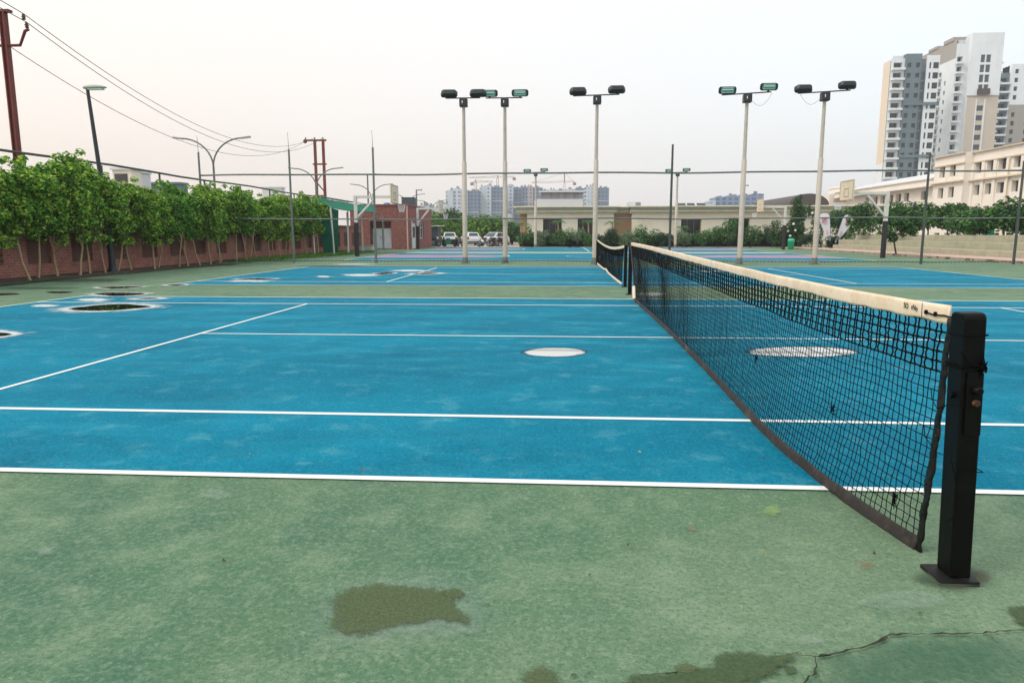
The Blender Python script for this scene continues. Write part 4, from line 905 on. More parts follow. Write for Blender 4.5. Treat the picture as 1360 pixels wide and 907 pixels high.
# ------------------------------------------------------------------ street lamps, power poles, wires
p = atx(150, 359, -17.25); t = thing('street_lamp', 'single dark street lamp rising from the foot of the brick wall', 'street lamp', (p.x, p.y, 0)); zt = atx(122, 121, -17.6).z
dy = 0; top = V(-.35, 0, zt)
b = MB(); b.tube([(0, 0, 0), (0, 0, .12), (-.02, 0, 1.0), (-.04, 0, 1.6), top], [.13, .12, .10, .085, .055], 9); b.build('pole', NAVY_POLE, t, False)
b = MB(); b.box((0, 0, .015), (.4, .4, .03)); b.tube([(0, 0, .03), (0, 0, .2)], [.17, .13], 9); b.build('base', NAVY_POLE, t, False)
b = MB()
vs = []; K = 9
for i in range(K):
    s = i/(K-1); x = -.12+.78*s; hw = .13*math.sin(PI*(.15+.8*s))**.6; hh = .10*math.sin(PI*(.18+.75*s))**.7
    vs.append([V(top.x+x, hw*math.cos(a), zt+.05+hh*math.sin(a)*(1 if math.sin(a) > 0 else .5)) for a in [2*PI*j/10 for j in range(10)]])
fl = [q for r_ in vs for q in r_]; fs = [(i*10+j, i*10+(j+1) % 10, i*10+10+(j+1) % 10, i*10+10+j) for i in range(K-1) for j in range(10)]+[list(range(10))[::-1], [(K-1)*10+j for j in range(10)]]
b.add(fl, fs, True); hd_ = b.build('lamp_head', LAMP_CASE, t, False)
b = MB(); b.box((top.x+.3, 0, zt+.0), (.5, .17, .03)); b.build('lens', FIX_TUBE, hd_, False)
def double_lamp(label, px, pyt, i):
    X = -21.0; p = atx(px, pyt, X); r = thing('street_lamp', label, 'street lamp', (X, p.y, 0), 'double arm street lamps beyond the wall'); z = p.z-.25
    b = MB(); b.tube([(0, 0, 0), (0, 0, z-1.7)], [.09, .06], 8); b.build('pole', POLE_GREY, r, False)
    for s in (-1, 1):
        b = MB(); pts = [V(s*1.75*(1-math.cos(a)), 0, z-1.7+1.55*math.sin(a)) for a in [PI/2*k/9 for k in range(10)]]; b.tube(pts, .045, 7); b.build('arm', POLE_GREY, r, False)
        b = MB(); b.box((s*1.95, 0, z-.13), (.55, .16, .09), ry=-s*.12); b.build('lamp_head', LAMP_CASE, r, False)
for i, (px, pyt, lb) in enumerate([(280.5, 174, 'largest double arm street lamp above the wall trees'), (419, 217, 'double arm street lamp behind the twin red pylon'), (493, 240, 'double arm street lamp behind the fence post and canopy'), (541.5, 254, 'double arm street lamp over the roof of the brick shed'), (573, 263, 'farthest double arm street lamp, right of the brick shed')]): double_lamp(lb, px, pyt, i)
def arm_lamp(label, px, pyt, Y, L, s=1):
    p = at(px, pyt, Y); r = thing('lamp_post', label, 'lamp post', (p.x, Y, 0)); b = MB(); b.tube([(0, 0, 0), (0, 0, p.z)], [.10, .07], 7); b.build('pole', POLE_GREY, r, False)
    b = MB(); b.box((s*L/2, 0, p.z-.05), (L+.1, .16, .12)); b.build('lamp_head', LAMP_CASE, r, False)
arm_lamp('plain lamp post with short arm left of the far hoop, over the canopy', 488, 231, 62, .75)
arm_lamp('plain lamp post with short arm at the corner of the brick shed', 553, 252, 70, .55)
arm_lamp('slim dark lamp post beside the light pole at the far hedge', 989, 246, 72.5, .35)
# big red power pole
p = atx(24, 215, -20.2); q = atx(6, 18, -20.2); pp = thing('power_pole', 'large red oxide steel power pole at the left edge above the trees', 'power pole', (p.x, p.y, 0))
b = MB(); H1 = q.z
for dx in (-.075, .075): b.box((dx, 0, H1/2), (.04, .2, H1))
b.box((0, 0, H1/2), (.12, .06, H1)); b.build('mast', RED_POLE, pp, False)
b = MB(); b.box((0, 0, H1+.04), (.55, .2, .08)); b.build('top_bracket', RED_POLE, pp, False)
def insul(b, c): b.lathe(c, [(.03, 0), (.07, .03), (.04, .07), (.075, .1), (.04, .14), (.06, .17), (.02, .2)], 8)
arm_ends = []
b = MB(); b.tube([(-.95, 0, H1-.55), (-.5, 0, H1-1.05), (.5, 0, H1-1.05), (.72, 0, H1-.6), (.85, 0, H1-.55)], .05, 6); b.build('cross_arm', RED_POLE, pp, False)
for e in (V(-.95, 0, H1-.55), V(.8, 0, H1-.52), V(.72, 0, H1-.25)):
    b = MB(); insul(b, e); b.build('insulator', mat('brown_insulator', '#4a2420', .3) if not bpy.data.materials.get('brown_insulator') else bpy.data.materials['brown_insulator'], pp, False); arm_ends.append(pp.location+e+V(0, 0, .2))
# twin pole pylon
YH = 62.0
l0, l1, r0, r1 = at(421, 262, YH), at(416.5, 186, YH), at(432.5, 262, YH), at(427.5, 186, YH)
hp = thing('twin_pylon', 'twin red steel power pylon with top crossbar above the green canopy', 'power pylon', ((l0.x+r0.x)/2, YH, 0)); ox = hp.location.x
HT = l1.z; xl_, xr_ = l1.x-ox+.1, r1.x-ox+.1
for xx in (xl_, xr_): b = MB(); b.box((xx, 0, HT/2), (.22, .2, HT)); b.build('mast', RED_POLE, hp, False)
b = MB(); b.box(((xl_+xr_)/2-.35, 0, HT-.05), (xr_-xl_+1.3, .16, .16)); b.box(((xl_+xr_)/2, 0, at(0, 221.5, YH).z), (xr_-xl_+.5, .14, .14)); b.build('cross_arm', RED_POLE, hp, False)
b = MB(); b.tube([(xl_, .12, at(0, 245, YH).z), (xr_, .12, at(0, 258, YH).z)], .06, 5); b.tube([(xl_-.1, -.12, at(0, 262, YH).z), (xr_, -.12, at(0, 262, YH).z)], .06, 5); b.build('brace', RED_POLE, hp, False)
ins = []
for xx in (xl_-.85, xl_, xr_): b = MB(); insul(b, V(xx, 0, HT+.03)); b.build('insulator', bpy.data.materials['brown_insulator'], hp, False); ins.append(V(ox+xx, YH, HT+.2))
b = MB(); b.ball((xl_-.9, 0, HT-.12), (.2, .15, .2), 8, 6); b.build('end_fitting', bpy.data.materials['brown_insulator'], hp, False)
WIRE_M = mat('wire_grey', '#4a4644', .6)
for k, (a, e, sag, lb) in enumerate([(arm_ends[2], ins[1], 2.2, 'uppermost power line sagging from the big red pole to the pylon'), (arm_ends[1], ins[2], 2.55, 'middle power line sagging just below the uppermost line'), (arm_ends[0]+V(0, 0, .0), ins[0]+V(0, 0, -.3), 2.6, 'lowest power line sagging to the left end of the pylon crossbar')]):
    b = MB(); b.tube([a.lerp(e, i/40)+V(0, 0, -sag*4*(i/40)*(1-i/40)) for i in range(41)], .014, 5); tag(b.build('power_line', WIRE_M), lb, 'power line', 'power lines at the upper left')
    far_ = a+(a-e).normalized()*12+V(0, 0, 1.2); b = MB(); b.tube([a.lerp(far_, i/12) for i in range(13)], .014, 5); tag(b.build('power_line', WIRE_M), ['uppermost', 'middle', 'lowest'][k]+' short power line leaving the big red pole at the left edge', 'power line', 'power lines at the upper left')
# ------------------------------------------------------------------ facades
def facade(O, u, W_, z0, z1, n, ops, depth, b):
    """wall plane with recessed openings; O: base point, u: horizontal unit, n: outward unit, ops: (u0,z0,u1,z1)"""
    us = sorted({0, W_, *[o[0] for o in ops], *[o[2] for o in ops]}); zs = sorted({z0, z1, *[o[1] for o in ops], *[o[3] for o in ops]})
    P = lambda a, z, d=0: V(O.x+u.x*a-n.x*d, O.y+u.y*a-n.y*d, z)
    for a0, a1 in zip(us, us[1:]):
        run = None
        for c0, c1 in zip(zs, zs[1:]):
            ma, mz = (a0+a1)/2, (c0+c1)/2
            if any(o[0] < ma < o[2] and o[1] < mz < o[3] for o in ops): continue
            b.quad(P(a0, c0), P(a1, c0), P(a1, c1), P(a0, c1))
    for (a0, c0, a1, c1) in ops:
        b.quad(P(a0, c0), P(a0, c1), P(a0, c1, depth), P(a0, c0, depth)); b.quad(P(a1, c0), P(a1, c1), P(a1, c1, depth), P(a1, c0, depth))
        b.quad(P(a0, c0), P(a1, c0), P(a1, c0, depth), P(a0, c0, depth)); b.quad(P(a0, c1), P(a1, c1), P(a1, c1, depth), P(a0, c1, depth))
CACHE = {}
class Wins:
    """window parts of one building; past 100 the rest become one stuff part"""
    def __init__(s, root, cap=100): s.root = root; s.n = 0; s.cap = cap; s.rest = MB(); s.rm = None
    def add(s, O, u, n, op, depth, gm, fm=None, mull=1, trans=0):
        w_, h = op[2]-op[0], op[3]-op[1]; c = V(O.x+u.x*(op[0]+op[2])/2-n.x*depth, O.y+u.y*(op[0]+op[2])/2-n.y*depth, (op[1]+op[3])/2)-s.root.location
        ang = math.atan2(u.y, u.x); 
        if s.n >= s.cap:
            s.rest.box(c+n*.02, (w_, .03, h), rz=ang); s.rm = gm; return
        s.n += 1; key = (round(w_, 2), round(h, 2), gm.name, fm.name if fm else '', mull, trans)
        if key not in CACHE:
            g_ = MB(); g_.box((0, 0, 0), (w_-.002, .03, h-.002)); f_ = None
            if fm:
                f_ = MB(); t_ = .06 if w_ < 3 else .1
                for cx, cz, sx_, sz_ in ((-w_/2+t_/2, 0, t_, h), (w_/2-t_/2, 0, t_, h), (0, h/2-t_/2, w_-2*t_, t_), (0, -h/2+t_/2, w_-2*t_, t_)): f_.box((cx, 0, cz), (sx_, .09, sz_))
                for k in range(mull): f_.box((-w_/2+w_*(k+1)/(mull+1), 0, 0), (.05, .08, h-2*t_))
                if trans: f_.box((0, 0, h*.22), (w_-2*t_, .075, .05))
            CACHE[key] = (g_.mesh('pane' if fm else 'window', gm), f_.mesh('window', fm) if fm else None)
        pm, fmh = CACHE[key]
        if fm:
            o = obj('window', fmh, s.root, c); o.rotation_euler.z = ang; obj('pane', pm, o)
        else: o = obj('window', pm, s.root, c); o.rotation_euler.z = ang
    def done(s):
        if s.rest.v: o = s.rest.build('small_window', s.rm, s.root, False); o['kind'] = 'stuff'
UX_, UY_ = V(1, 0, 0), V(0, 1, 0)
# cream single storey building behind the hedge
CY = 75.5
cx = lambda px: at(px, 310, CY).x
cb = thing('cream_building', 'long single storey cream building with a broad stepped cornice behind the hedge', 'building', (cx(690), CY, 0))
zt = at(800, 283.5, CY).z
secs = [(cx(690), cx(700), CY+1.0, TAN, []), (cx(700), cx(815), CY, CREAM, [(721, 746), (767, 788)]), (cx(815), cx(839), CY+1.2, TAN, []), (cx(839), cx(1176), CY, CREAM, [(904, 931), (967, 995)])]
wn = Wins(cb); 
for x0, x1, yy, m, ws in secs:
    ops = [(cx(a)-x0, .45, cx(c)-x0, at(800, 290.5, CY).z) for a, c in ws]; b = MB(); facade(V(x0, yy, 0), UX_, x1-x0, 0, zt, V(0, -1, 0), ops, .5, b)
    if yy == CY:
        for xx in (x0, x1): b.quad(V(xx, yy, 0), V(xx, yy+1.4, 0), V(xx, yy+1.4, zt), V(xx, yy, zt))
    b.build('wall', m, cb)
    for o in ops: wn.add(V(x0, yy, 0), UX_, V(0, -1, 0), o, .5, GLASS_DK, FRAME_W if False else WIN_GREY, 2)
def cornice(x0, x1, yy):
    z = zt; b = MB(); b.prism([(yy-.10, z-.02), (yy-.55, z+.18), (yy-.55, z+.30), (yy+2, z+.30), (yy+2, z-.02)], 0, x0, x1); b.build('cornice_moulding', CORNICE_M, cb)
    b = MB(); b.prism([(yy-.50, z+.304), (yy-.85, z+.64), (yy+2, z+.64), (yy+2, z+.304)], 0, x0, x1); b.build('fascia', SOFFIT, cb)
    b = MB(); b.span((x0-.3, yy-1.0, z+.644), (x1+.3, yy+14, z+.76)); b.build('roof_slab', CORNICE_M, cb)
cornice(cx(686), cx(818.5), CY); cornice(cx(819), cx(836), CY+1.2); cornice(cx(836.5), cx(1178), CY-.02)
b = MB(); b.span((cx(839), CY+.7, .0), (cx(1176), CY+14, zt-.01)); b.build('rear_block', CREAM, cb)
b = MB(); b.span((cx(700), CY+1.5, .0), (cx(838), CY+14, zt-.01)); b.build('rear_block', CREAM, cb)
b = MB(); b.span((cx(839), CY-.06, .62), (cx(903), CY-.002, .7)); b.span((cx(700), CY-.06, .62), (cx(720), CY-.002, .7)); b.build('plinth_line', CORNICE_M, cb)
zr = zt+.765
ac = thing('rooftop_unit', 'pale box shaped cooling unit standing on the cream roof', 'roof unit', (at(839, 272, 80).x, 80, zr)); b = MB(); b.box((-.1, 0, .32), (1.0, .8, .62)); b.build('casing', FAR_WHITE, ac, False); b = MB(); b.lathe((.68, -.2, .32), [(.3, -.2), (.3, .2)], 12, 'y'); b.box((.68, .25, .3), (.7, .5, .6)); b.build('fan', FAR_GREY, ac, False)
for k, (a, c, lb) in enumerate([(899, 911, 'leftmost flat dark panel on the cream roof'), (913, 923, 'middle flat dark panel on the cream roof'), (926, 937, 'rightmost flat dark panel on the cream roof')]):
    x0, x1 = at(a, 272, 82).x, at(c, 272, 82).x; sp_ = thing('solar_panel', lb, 'solar panel', ((x0+x1)/2, 82, zr), 'dark panels on the cream roof'); b = MB(); b.box((0, 0, .30), (x1-x0, 1.2, .06), rx=.45); b.build('panel', GLASS_DK, sp_, False); b = MB(); [b.box((s*(x1-x0)*.35, .3, .2), (.05, .05, .4)) for s in (-1, 1)]; b.build('stand', POLE_GREY, sp_, False)
# pavilion with a grey screen beyond
pv_ = thing('pavilion', 'white pavilion with a grey screened upper storey behind the cream roof', 'building', (at(745, 270, 150).x, 150, 0)); f_ = lambda px, py: at(px, py, 150)
b = MB(); b.span((f_(712, 0).x, 150, 0), (f_(778, 0).x, 164, f_(0, 267.5).z)); b.build('wall', FAR_WHITE, pv_)
b = MB(); b.span((f_(720, 0).x, 150.5, f_(0, 267.5).z), (f_(777, 0).x, 163, f_(0, 259).z)); b.build('screen', mat('grey_curtain_screen', '#83848c', .8, layers=((1.5, .4, .6, '#a3a4aa', .8, (1, 1, .05)),)), pv_)
b = MB(); b.span((f_(717, 0).x, 149.5, f_(0, 259).z), (f_(779, 0).x, 164, f_(0, 257).z)); b.build('roof', FAR_WHITE, pv_)
# brick shed
shx0, shx1, shy0, shy1, shz = -19.5, -14.55, 56.6, 68.0, at(520, 273.5, 57).z
sh = thing('brick_shed', 'red brick flat roofed shed with grey doors behind the green canopy', 'shed', (shx0, shy0, 0))
xd0, xd1, xr1 = at(493, 310, 57).x, at(519.5, 310, 57).x, at(521, 310, 57).x; zd = at(500, 303.5, 57).z
b = MB(); facade(V(shx0, shy0, 0), UX_, shx1-shx0, 0, shz, V(0, -1, 0), [(xd0-shx0, 0, xr1-shx0, at(500, 294, 57).z)], .9, b)
b.quad(V(xd0, shy0+.9, 0), V(xr1, shy0+.9, 0), V(xr1, shy0+.9, 3), V(xd0, shy0+.9, 3)); b.build('front_wall', BRICK_X, sh)
dY0, dY1 = atx(547, 300, shx1).y, atx(553.5, 300, shx1).y; wY0, wY1 = atx(557.5, 300, shx1).y, atx(562.5, 300, shx1).y; dz = atx(550, 296, shx1).z
ops = [(dY0-shy0, .0, dY1-shy0, dz), (wY0-shy0, .9, wY1-shy0, dz)]
b = MB(); facade(V(shx1, shy0, 0), UY_, shy1-shy0, 0, shz, V(1, 0, 0), ops, .2, b); b.build('side_wall', BRICK_S, sh)
b = MB(); b.span((shx0+.2, shy0+.95, 0), (shx1-.22, shy1-.05, shz-.25)); b.build('roof_slab', CONC, sh)
b = MB(); b.span((shx0-.1, shy0-.08, shz+.002), (shx1+.08, shy0+.25, shz+.12)); b.span((shx1-.25, shy0+.254, shz+.002), (shx1+.08, shy1, shz+.12)); b.build('parapet_coping', COPING, sh)
b = MB(); b.span((shx1-.06, shy0-.05, 0), (shx1+.05, shy0-.003, shz-.01)); b.build('corner_strip', mat('pale_corner_mortar', '#b59a8c', .9), sh)
xm = (xd0+xd1)/2
for a, c in ((xd0+.03, xm-.02), (xm+.02, xd1-.03)): b = MB(); b.span((a, shy0+.80, .05), (c, shy0+.86, zd)); o = b.build('door', DOOR_GREY, sh); b = MB(); b.box((c-.12 if a < xm-.5 else a+.12, shy0+.76, 1.0), (.05, .06, .25)); b.build('handle', STEEL, o)
b = MB(); b.span((shx1-.18, dY0, .02), (shx1-.12, dY1, dz)); o = b.build('door', DOOR_WHITE, sh); b = MB(); b.span((shx1-.12, dY0+.35, 1.0), (shx1-.10, dY1-.35, dz-.35)); b.build('glass_panel', GLASS_DK, o)
wn = Wins(sh); wn.add(V(shx1, shy0, 0), UY_, V(1, 0, 0), ops[1], .15, GLASS2, FRAME_W, 1, 1)
b = MB(); b.span((shx1+.002, dY0-.25, 0), (shx1+.05, dY0-.004, dz+.15)); b.build('door_frame', FRAME_W, sh)
tk = thing('water_tank', 'dark grey box shaped water tank on the brick shed roof', 'tank', (at(543, 270, 63).x, 63, shz-.25)); z1 = at(543, 263.5, 63).z-shz+.25; b = MB(); wd_ = at(552, 0, 63).x-at(535.5, 0, 63).x; b.box((0, 0, z1/2), (wd_, 1.2, z1)); o = b.build('tank_body', TANK, tk, False); md = o.modifiers.new('bevel', 'BEVEL'); md.width = .04
b = MB(); b.box((0, 0, z1+.03), (wd_+.08, 1.28, .06)); b.build('lid', TANK, tk, False)
bt = thing('blue_drum', 'small blue drum on the brick shed roof behind the canopy', 'drum', (at(514, 272, 60).x, 60, shz-.25)); b = MB(); b.lathe((0, 0, 0), [(.28, 0), (.3, .05), (.3, .55), (.26, .62)], 12); b.build('drum_body', mat('blue_drum_plastic', '#3f6ea3', .5), bt, False); b = MB(); b.lathe((0, 0, .62), [(.15, 0), (.15, .05)], 10); b.build('lid', WHITE_PLASTIC, bt, False)
# ------------------------------------------------------------------ cars, motorcycles, cart, bin, flags
def car(label, x, y, rz, hood_front=True):
    r = thing('parked_car', label, 'car', (x, y, 0), 'white cars in the car park'); r.rotation_euler.z = rz   # +x is forward
    b = MB(); b.prism([(-1.72, .30), (1.68, .28), (1.80, .42), (1.80, .62), (1.66, .80), (.92, .95), (.5, .98), (-1.72, .98), (-1.84, .80), (-1.84, .45)], 1, -.79, .79); o = b.build('body', CAR_WHITE, r, False); md = o.modifiers.new('bevel', 'BEVEL'); md.width = .07; md.segments = 3
    base_ = [V(-1.74, -.73, .97), V(.98, -.73, .95), V(.98, .73, .95), V(-1.74, .73, .97)]; top_ = [V(-1.42, -.55, 1.47), V(.22, -.56, 1.49), V(.22, .56, 1.49), V(-1.42, .55, 1.47)]
    b = MB(); b.add(base_+top_, [(3, 2, 1, 0), (4, 5, 6, 7), (0, 1, 5, 4), (1, 2, 6, 5), (2, 3, 7, 6), (3, 0, 4, 7)]); o = b.build('cabin', CAR_WHITE, r, False); md = o.modifiers.new('bevel', 'BEVEL'); md.width = .04; md.segments = 2
    def pane(nm, i, j, u0, u1, v0, v1):
        A_, B2_, C_, D_ = base_[i], base_[j], top_[j], top_[i]; nn = (B2_-A_).cross(D_-A_).normalized(); Q = lambda u, v: A_.lerp(B2_, u).lerp(D_.lerp(C_, u), v)
        q = [Q(u0, v0), Q(u1, v0), Q(u1, v1), Q(u0, v1)]; b = MB(); b.add([p+nn*.012 for p in q]+[p-nn*.01 for p in q], [(0, 1, 2, 3), (7, 6, 5, 4), (0, 4, 5, 1), (1, 5, 6, 2), (2, 6, 7, 3), (3, 7, 4, 0)]); b.build(nm, GLASS2, r, False)
    pane('rear_window', 3, 0, .1, .9, .2, .86); pane('windscreen', 1, 2, .07, .93, .08, .9)
    for i, j in ((0, 1), (2, 3)):
        for u0, u1 in ((.14, .44), (.47, .80)): pane('side_window', i, j, u0, u1, .14, .86)
    for sy in (-1, 1):
        for xx in (-1.2, 1.2):
            b = MB(); b.lathe((xx, sy*.74, .29), [(.10, -.09), (.27, -.09), (.29, -.05), (.29, .05), (.27, .09), (.1, .09)], 16, 'y'); wl = b.build('wheel', TYRE, r, False); b = MB(); b.lathe((xx, sy*.835, .29), [(.18, -.02), (.18, .012), (.05, .02)], 12, 'y'); b.build('rim', RIM, wl, False)
        b = MB(); b.box((-1.80, sy*.66, .84), (.12, .16, .28)); b.build('tail_lamp', RED_LAMP, r, False)
        b = MB(); b.box((1.74, sy*.58, .68), (.16, .3, .14)); b.build('headlight', FIX_TUBE, r, False)
        b = MB(); b.box((.62, sy*.83, 1.02), (.12, .16, .11)); b.build('side_mirror', CAR_WHITE, r, False)
    b = MB(); b.box((-1.85, 0, .70), (.03, .5, .12)); b.build('number_plate', PLATE_W, r, False)
    b = MB(); b.box((-1.83, 0, .42), (.08, 1.4, .14)); b.box((1.80, 0, .38), (.06, 1.3, .14)); b.build('bumper', mat('grey_bumper', '#55585a', .6) if not bpy.data.materials.get('grey_bumper') else bpy.data.materials['grey_bumper'], r, False)
car('white hatchback seen from behind at the left, behind the black cart', at(596, 320, 74).x, 74.5, PI/2+.18)
car('white hatchback in the middle, half hidden by the leftmost light pole', at(625, 320, 77).x-.1, 78, PI/2+.32)
car('white hatchback at the right, behind the parked motorcycles', at(656, 320, 73.5).x, 74.0, -PI/2-.55)
def moto(label, x, y, rz, paint):
    r = thing('motorcycle', label, 'motorcycle', (x, y, 0), 'parked motorcycles'); r.rotation_euler.z = rz
    for xx in (-.62, .66):
        b = MB(); b.tube([V(xx+.27*math.cos(a), 0, .30+.27*math.sin(a)) for a in [2*PI*i/20 for i in range(21)]], .05, 7, False); w_ = b.build('wheel', TYRE, r, False)
        b = MB(); b.lathe((xx, 0, .30), [(.06, -.07), (.06, .07)], 8, 'y')
        for k in range(6): a = PI*k/6; b.tube([V(xx+.25*math.cos(a), 0, .3+.25*math.sin(a)), V(xx-.25*math.cos(a), 0, .3-.25*math.sin(a))], .010, 4)
        b.build('rim', RIM, w_, False)
    b = MB(); b.ball((.12, 0, .80), (.30, .14, .15), 10, 7); b.build('fuel_tank', paint, r, False)
    b = MB(); b.prism([(-.85, .86), (-.72, .76), (-.1, .72), (-.02, .80), (-.3, .80), (-.7, .9)], 1, -.13, .13); o = b.build('seat', BIKE_BLACK, r, False)
    b = MB(); b.box((.05, 0, .45), (.36, .26, .32)); b.lathe((.05, 0, .38), [(.13, -.17), (.13, .17)], 10, 'y'); b.build('engine', CHROME, r, False)
    b = MB(); b.tube([(.66, .07, .3), (.42, .07, 1.0)], .025, 6); b.tube([(.66, -.07, .3), (.42, -.07, 1.0)], .025, 6); b.build('fork', CHROME, r, False)
    b = MB(); b.tube([(.32, -.36, 1.06), (.40, -.12, 1.04), (.40, .12, 1.04), (.32, .36, 1.06)], .018, 6); b.build('handlebar', BIKE_BLACK, r, False)
    b = MB(); b.ball((.56, 0, .88), (.12, .11, .12), 10, 7); b.build('headlight', WHITE_PLASTIC, r, False)
    b = MB(); b.tube([(-.1, .15, .28), (-.8, .17, .36)], [.04, .055], 8); b.build('exhaust', CHROME, r, False)
    b = MB(); b.prism([(-.92, .55), (-.86, .72), (-.3, .66), (-.3, .5), (-.55, .6)], 1, -.10, .10); b.build('rear_cowl', paint, r, False)
    b = MB(); b.tube([(.42, 0, .95), (.1, 0, .62), (-.35, 0, .66), (-.62, 0, .32)], .03, 6); b.build('frame', BIKE_BLACK, r, False)
for k, (px, Y, rz, pt, lb) in enumerate([(645, 70.5, PI+.15, BIKE_RED, 'maroon motorcycle facing left, nearest the middle light poles'), (657, 70.8, PI-.35, BIKE_BLACK, 'black motorcycle just right of the maroon motorcycle'), (666, 71.2, PI-.7, BIKE_RED, 'dark red motorcycle beside the second light pole'), (574, 70.4, .3, BIKE_BLACK, 'black motorcycle by the brick shed corner'), (611, 71.2, -1.1, BIKE_BLACK, 'black motorcycle between the black cart and a light pole')]):
    moto(lb, at(px, 325, Y).x, Y, rz, pt)
ct_ = thing('handcart', 'low black boxed handcart with a round green disc behind the court', 'cart', (at(598, 327, 69.5).x, 69.5, 0)); wd_ = 1.6
b = MB()
for yy in (-.35, .35): b.box((0, yy, .48), (wd_, .04, .55))
for xx in (-.8, .8): b.box((xx, 0, .48), (.04, .66, .55))
b.box((0, 0, .22), (wd_-.05, .65, .03)); b.build('box', BIKE_BLACK, ct_, False)
for xx in (-.5, .55): b = MB(); b.lathe((xx, -.40, .18), [(.05, -.03), (.18, -.03), (.18, .03), (.05, .03)], 14, 'y'); b.build('wheel', TYRE, ct_, False)
b = MB(); b.lathe((-.15, -.42, .55), [(.34, -.03), (.36, 0), (.34, .03)], 20, 'y'); b.build('green_disc', mat('teal_disc_paint', '#0c6b52', .5), ct_, False)
b = MB(); b.tube([(.8, -.3, .6), (1.25, -.3, .85), (1.25, .3, .85), (.8, .3, .6)], .025, 6); b.build('handle', POLE_GREY, ct_, False)
bs = thing('market_stall', 'small dark stall with a pale flat roof at the end of the brick shed', 'stall', (at(571, 320, 70.5).x, 71.5, 0)); b = MB(); b.box((0, 0, 1.0), (1.6, 1.0, 2.0)); b.build('body', TANK, bs, False); b = MB(); b.box((.15, 0, 2.14), (2.3, 1.6, .08)); b.build('roof', POLE_WHITE, bs, False)
for xx in (-.75, 1.1): b = MB(); b.tube([(xx, -.7, 0), (xx, -.7, 2.1)], .03, 6); b.build('post', POLE_GREY, bs, False)
p = gnd(1050, 331.3); bn = thing('litter_bin', 'bright green plastic litter bin by the far right hoop', 'bin', (p.x, p.y, 0))
b = MB(); b.lathe((0, 0, 0), [(.2, 0), (.22, .02), (.27, .68), (.28, .70)], 18); b.build('bin_body', BIN_GREEN, bn, False); b = MB(); b.lathe((0, 0, .701), [(.285, 0), (.285, .05), (.24, .15), (.16, .2), (.05, .21)], 18); b.build('lid', mat('bin_lid_green', '#3cc09a', .4), bn, False)
def feather(label, px, py, lean, mirror):
    p = gnd(px, py); p.y = 60.2; p.x = at(px, py, 60.2).x; r = thing('teardrop_flag', label, 'flag', (p.x, p.y, 0), 'white teardrop flags')
    L, Wd = 3.15, .95; s = -1 if mirror else 1
    ol = []                                # outline in local (u across, v up)
    for i in range(13): t = i/12; ol.append((0, .35+t*(L-.75)))
    for i in range(1, 13): a = PI-PI*i/12; ol.append((Wd/2+Wd/2*math.cos(a), L-.40+.40*math.sin(a)))
    for i in range(1, 10): t = i/10; ol.append((Wd*(1-t)**.85, L-.40-t*(L-.75)))
    R = Matrix.Rotation(lean, 3, 'Y'); vs = []; n = len(ol)
    for d in (-.012, .012): vs += [R@V(s*u, d+.05*math.sin(v*1.8)*u, v) for u, v in ol]
    b = MB(); b.add(vs, [list(range(n)), [n+i for i in range(n)][::-1]]+[(i, n+i, n+(i+1) % n, (i+1) % n) for i in range(n)]); b.build('sail', FLAG_W, r, False)
    b = MB(); b.tube([R@V(-s*.02, 0, v) for v in (0, .3, 1.2, L-.4)]+[R@V(s*(Wd/2+Wd/2*math.cos(a)), 0, L-.38+.42*math.sin(a)) for a in [PI-PI*i/10 for i in range(1, 10)]], .022, 6); b.build('pole', FLAG_EDGE, r, False)
    b = MB(); c = V(s*Wd*.5, -.09, L-.62)
    for rr, a1 in ((.21, 2*PI), (.12, 4.5), (.05, 5)): b.tube([R@(c+V(rr*math.cos(a), 0, rr*1.1*math.sin(a))) for a in [a1*i/16 for i in range(17)]], .03, 5)
    b.build('round_emblem', FLAG_PINK, r, False)
    b = MB(); c = V(s*Wd*.28, -.05, L*.5)
    for k in range(2): b.tube([R@(c+V(.07*math.cos(a), 0, -k*.2+.07*math.sin(a))) for a in [.8+4.6*i/10 for i in range(11)]], .016, 4)
    b.build('small_print', FLAG_PINK, r, False)
    b = MB(); b.box((0, 0, .03), (.4, .4, .06)); b.build('foot', TANK, r, False)
feather('white teardrop flag leaning left, left of the pair by the steps', 1103.5, 330.5, -.10, True)
feather('white teardrop flag leaning right, right of the pair by the steps', 1105.5, 330.5, .27, False)
# arched dark roof
dm = thing('arched_hall', 'dark arched roof hall beyond the conifer and cream building', 'building', (at(1093, 270, 125).x, 125, 0)); xa, xb, zc, zq = at(1064, 0, 125).x, at(1119, 0, 125).x, at(0, 262, 125).z, at(0, 276, 125).z
prof = [(xa, zq)]+[((xa+xb)/2-(xb-xa)/2*math.cos(PI*i/16), zq+(zc-zq)*math.sin(PI*i/16)) for i in range(1, 16)]+[(xb, zq)]
b = MB(); b.prism(prof, 1, 125, 150); b.build('roof', DOMEM, dm); b = MB(); b.span((xa+.5, 125.3, 0), (xb-.5, 149.5, zq-.01)); b.build('wall', CREAM, dm)
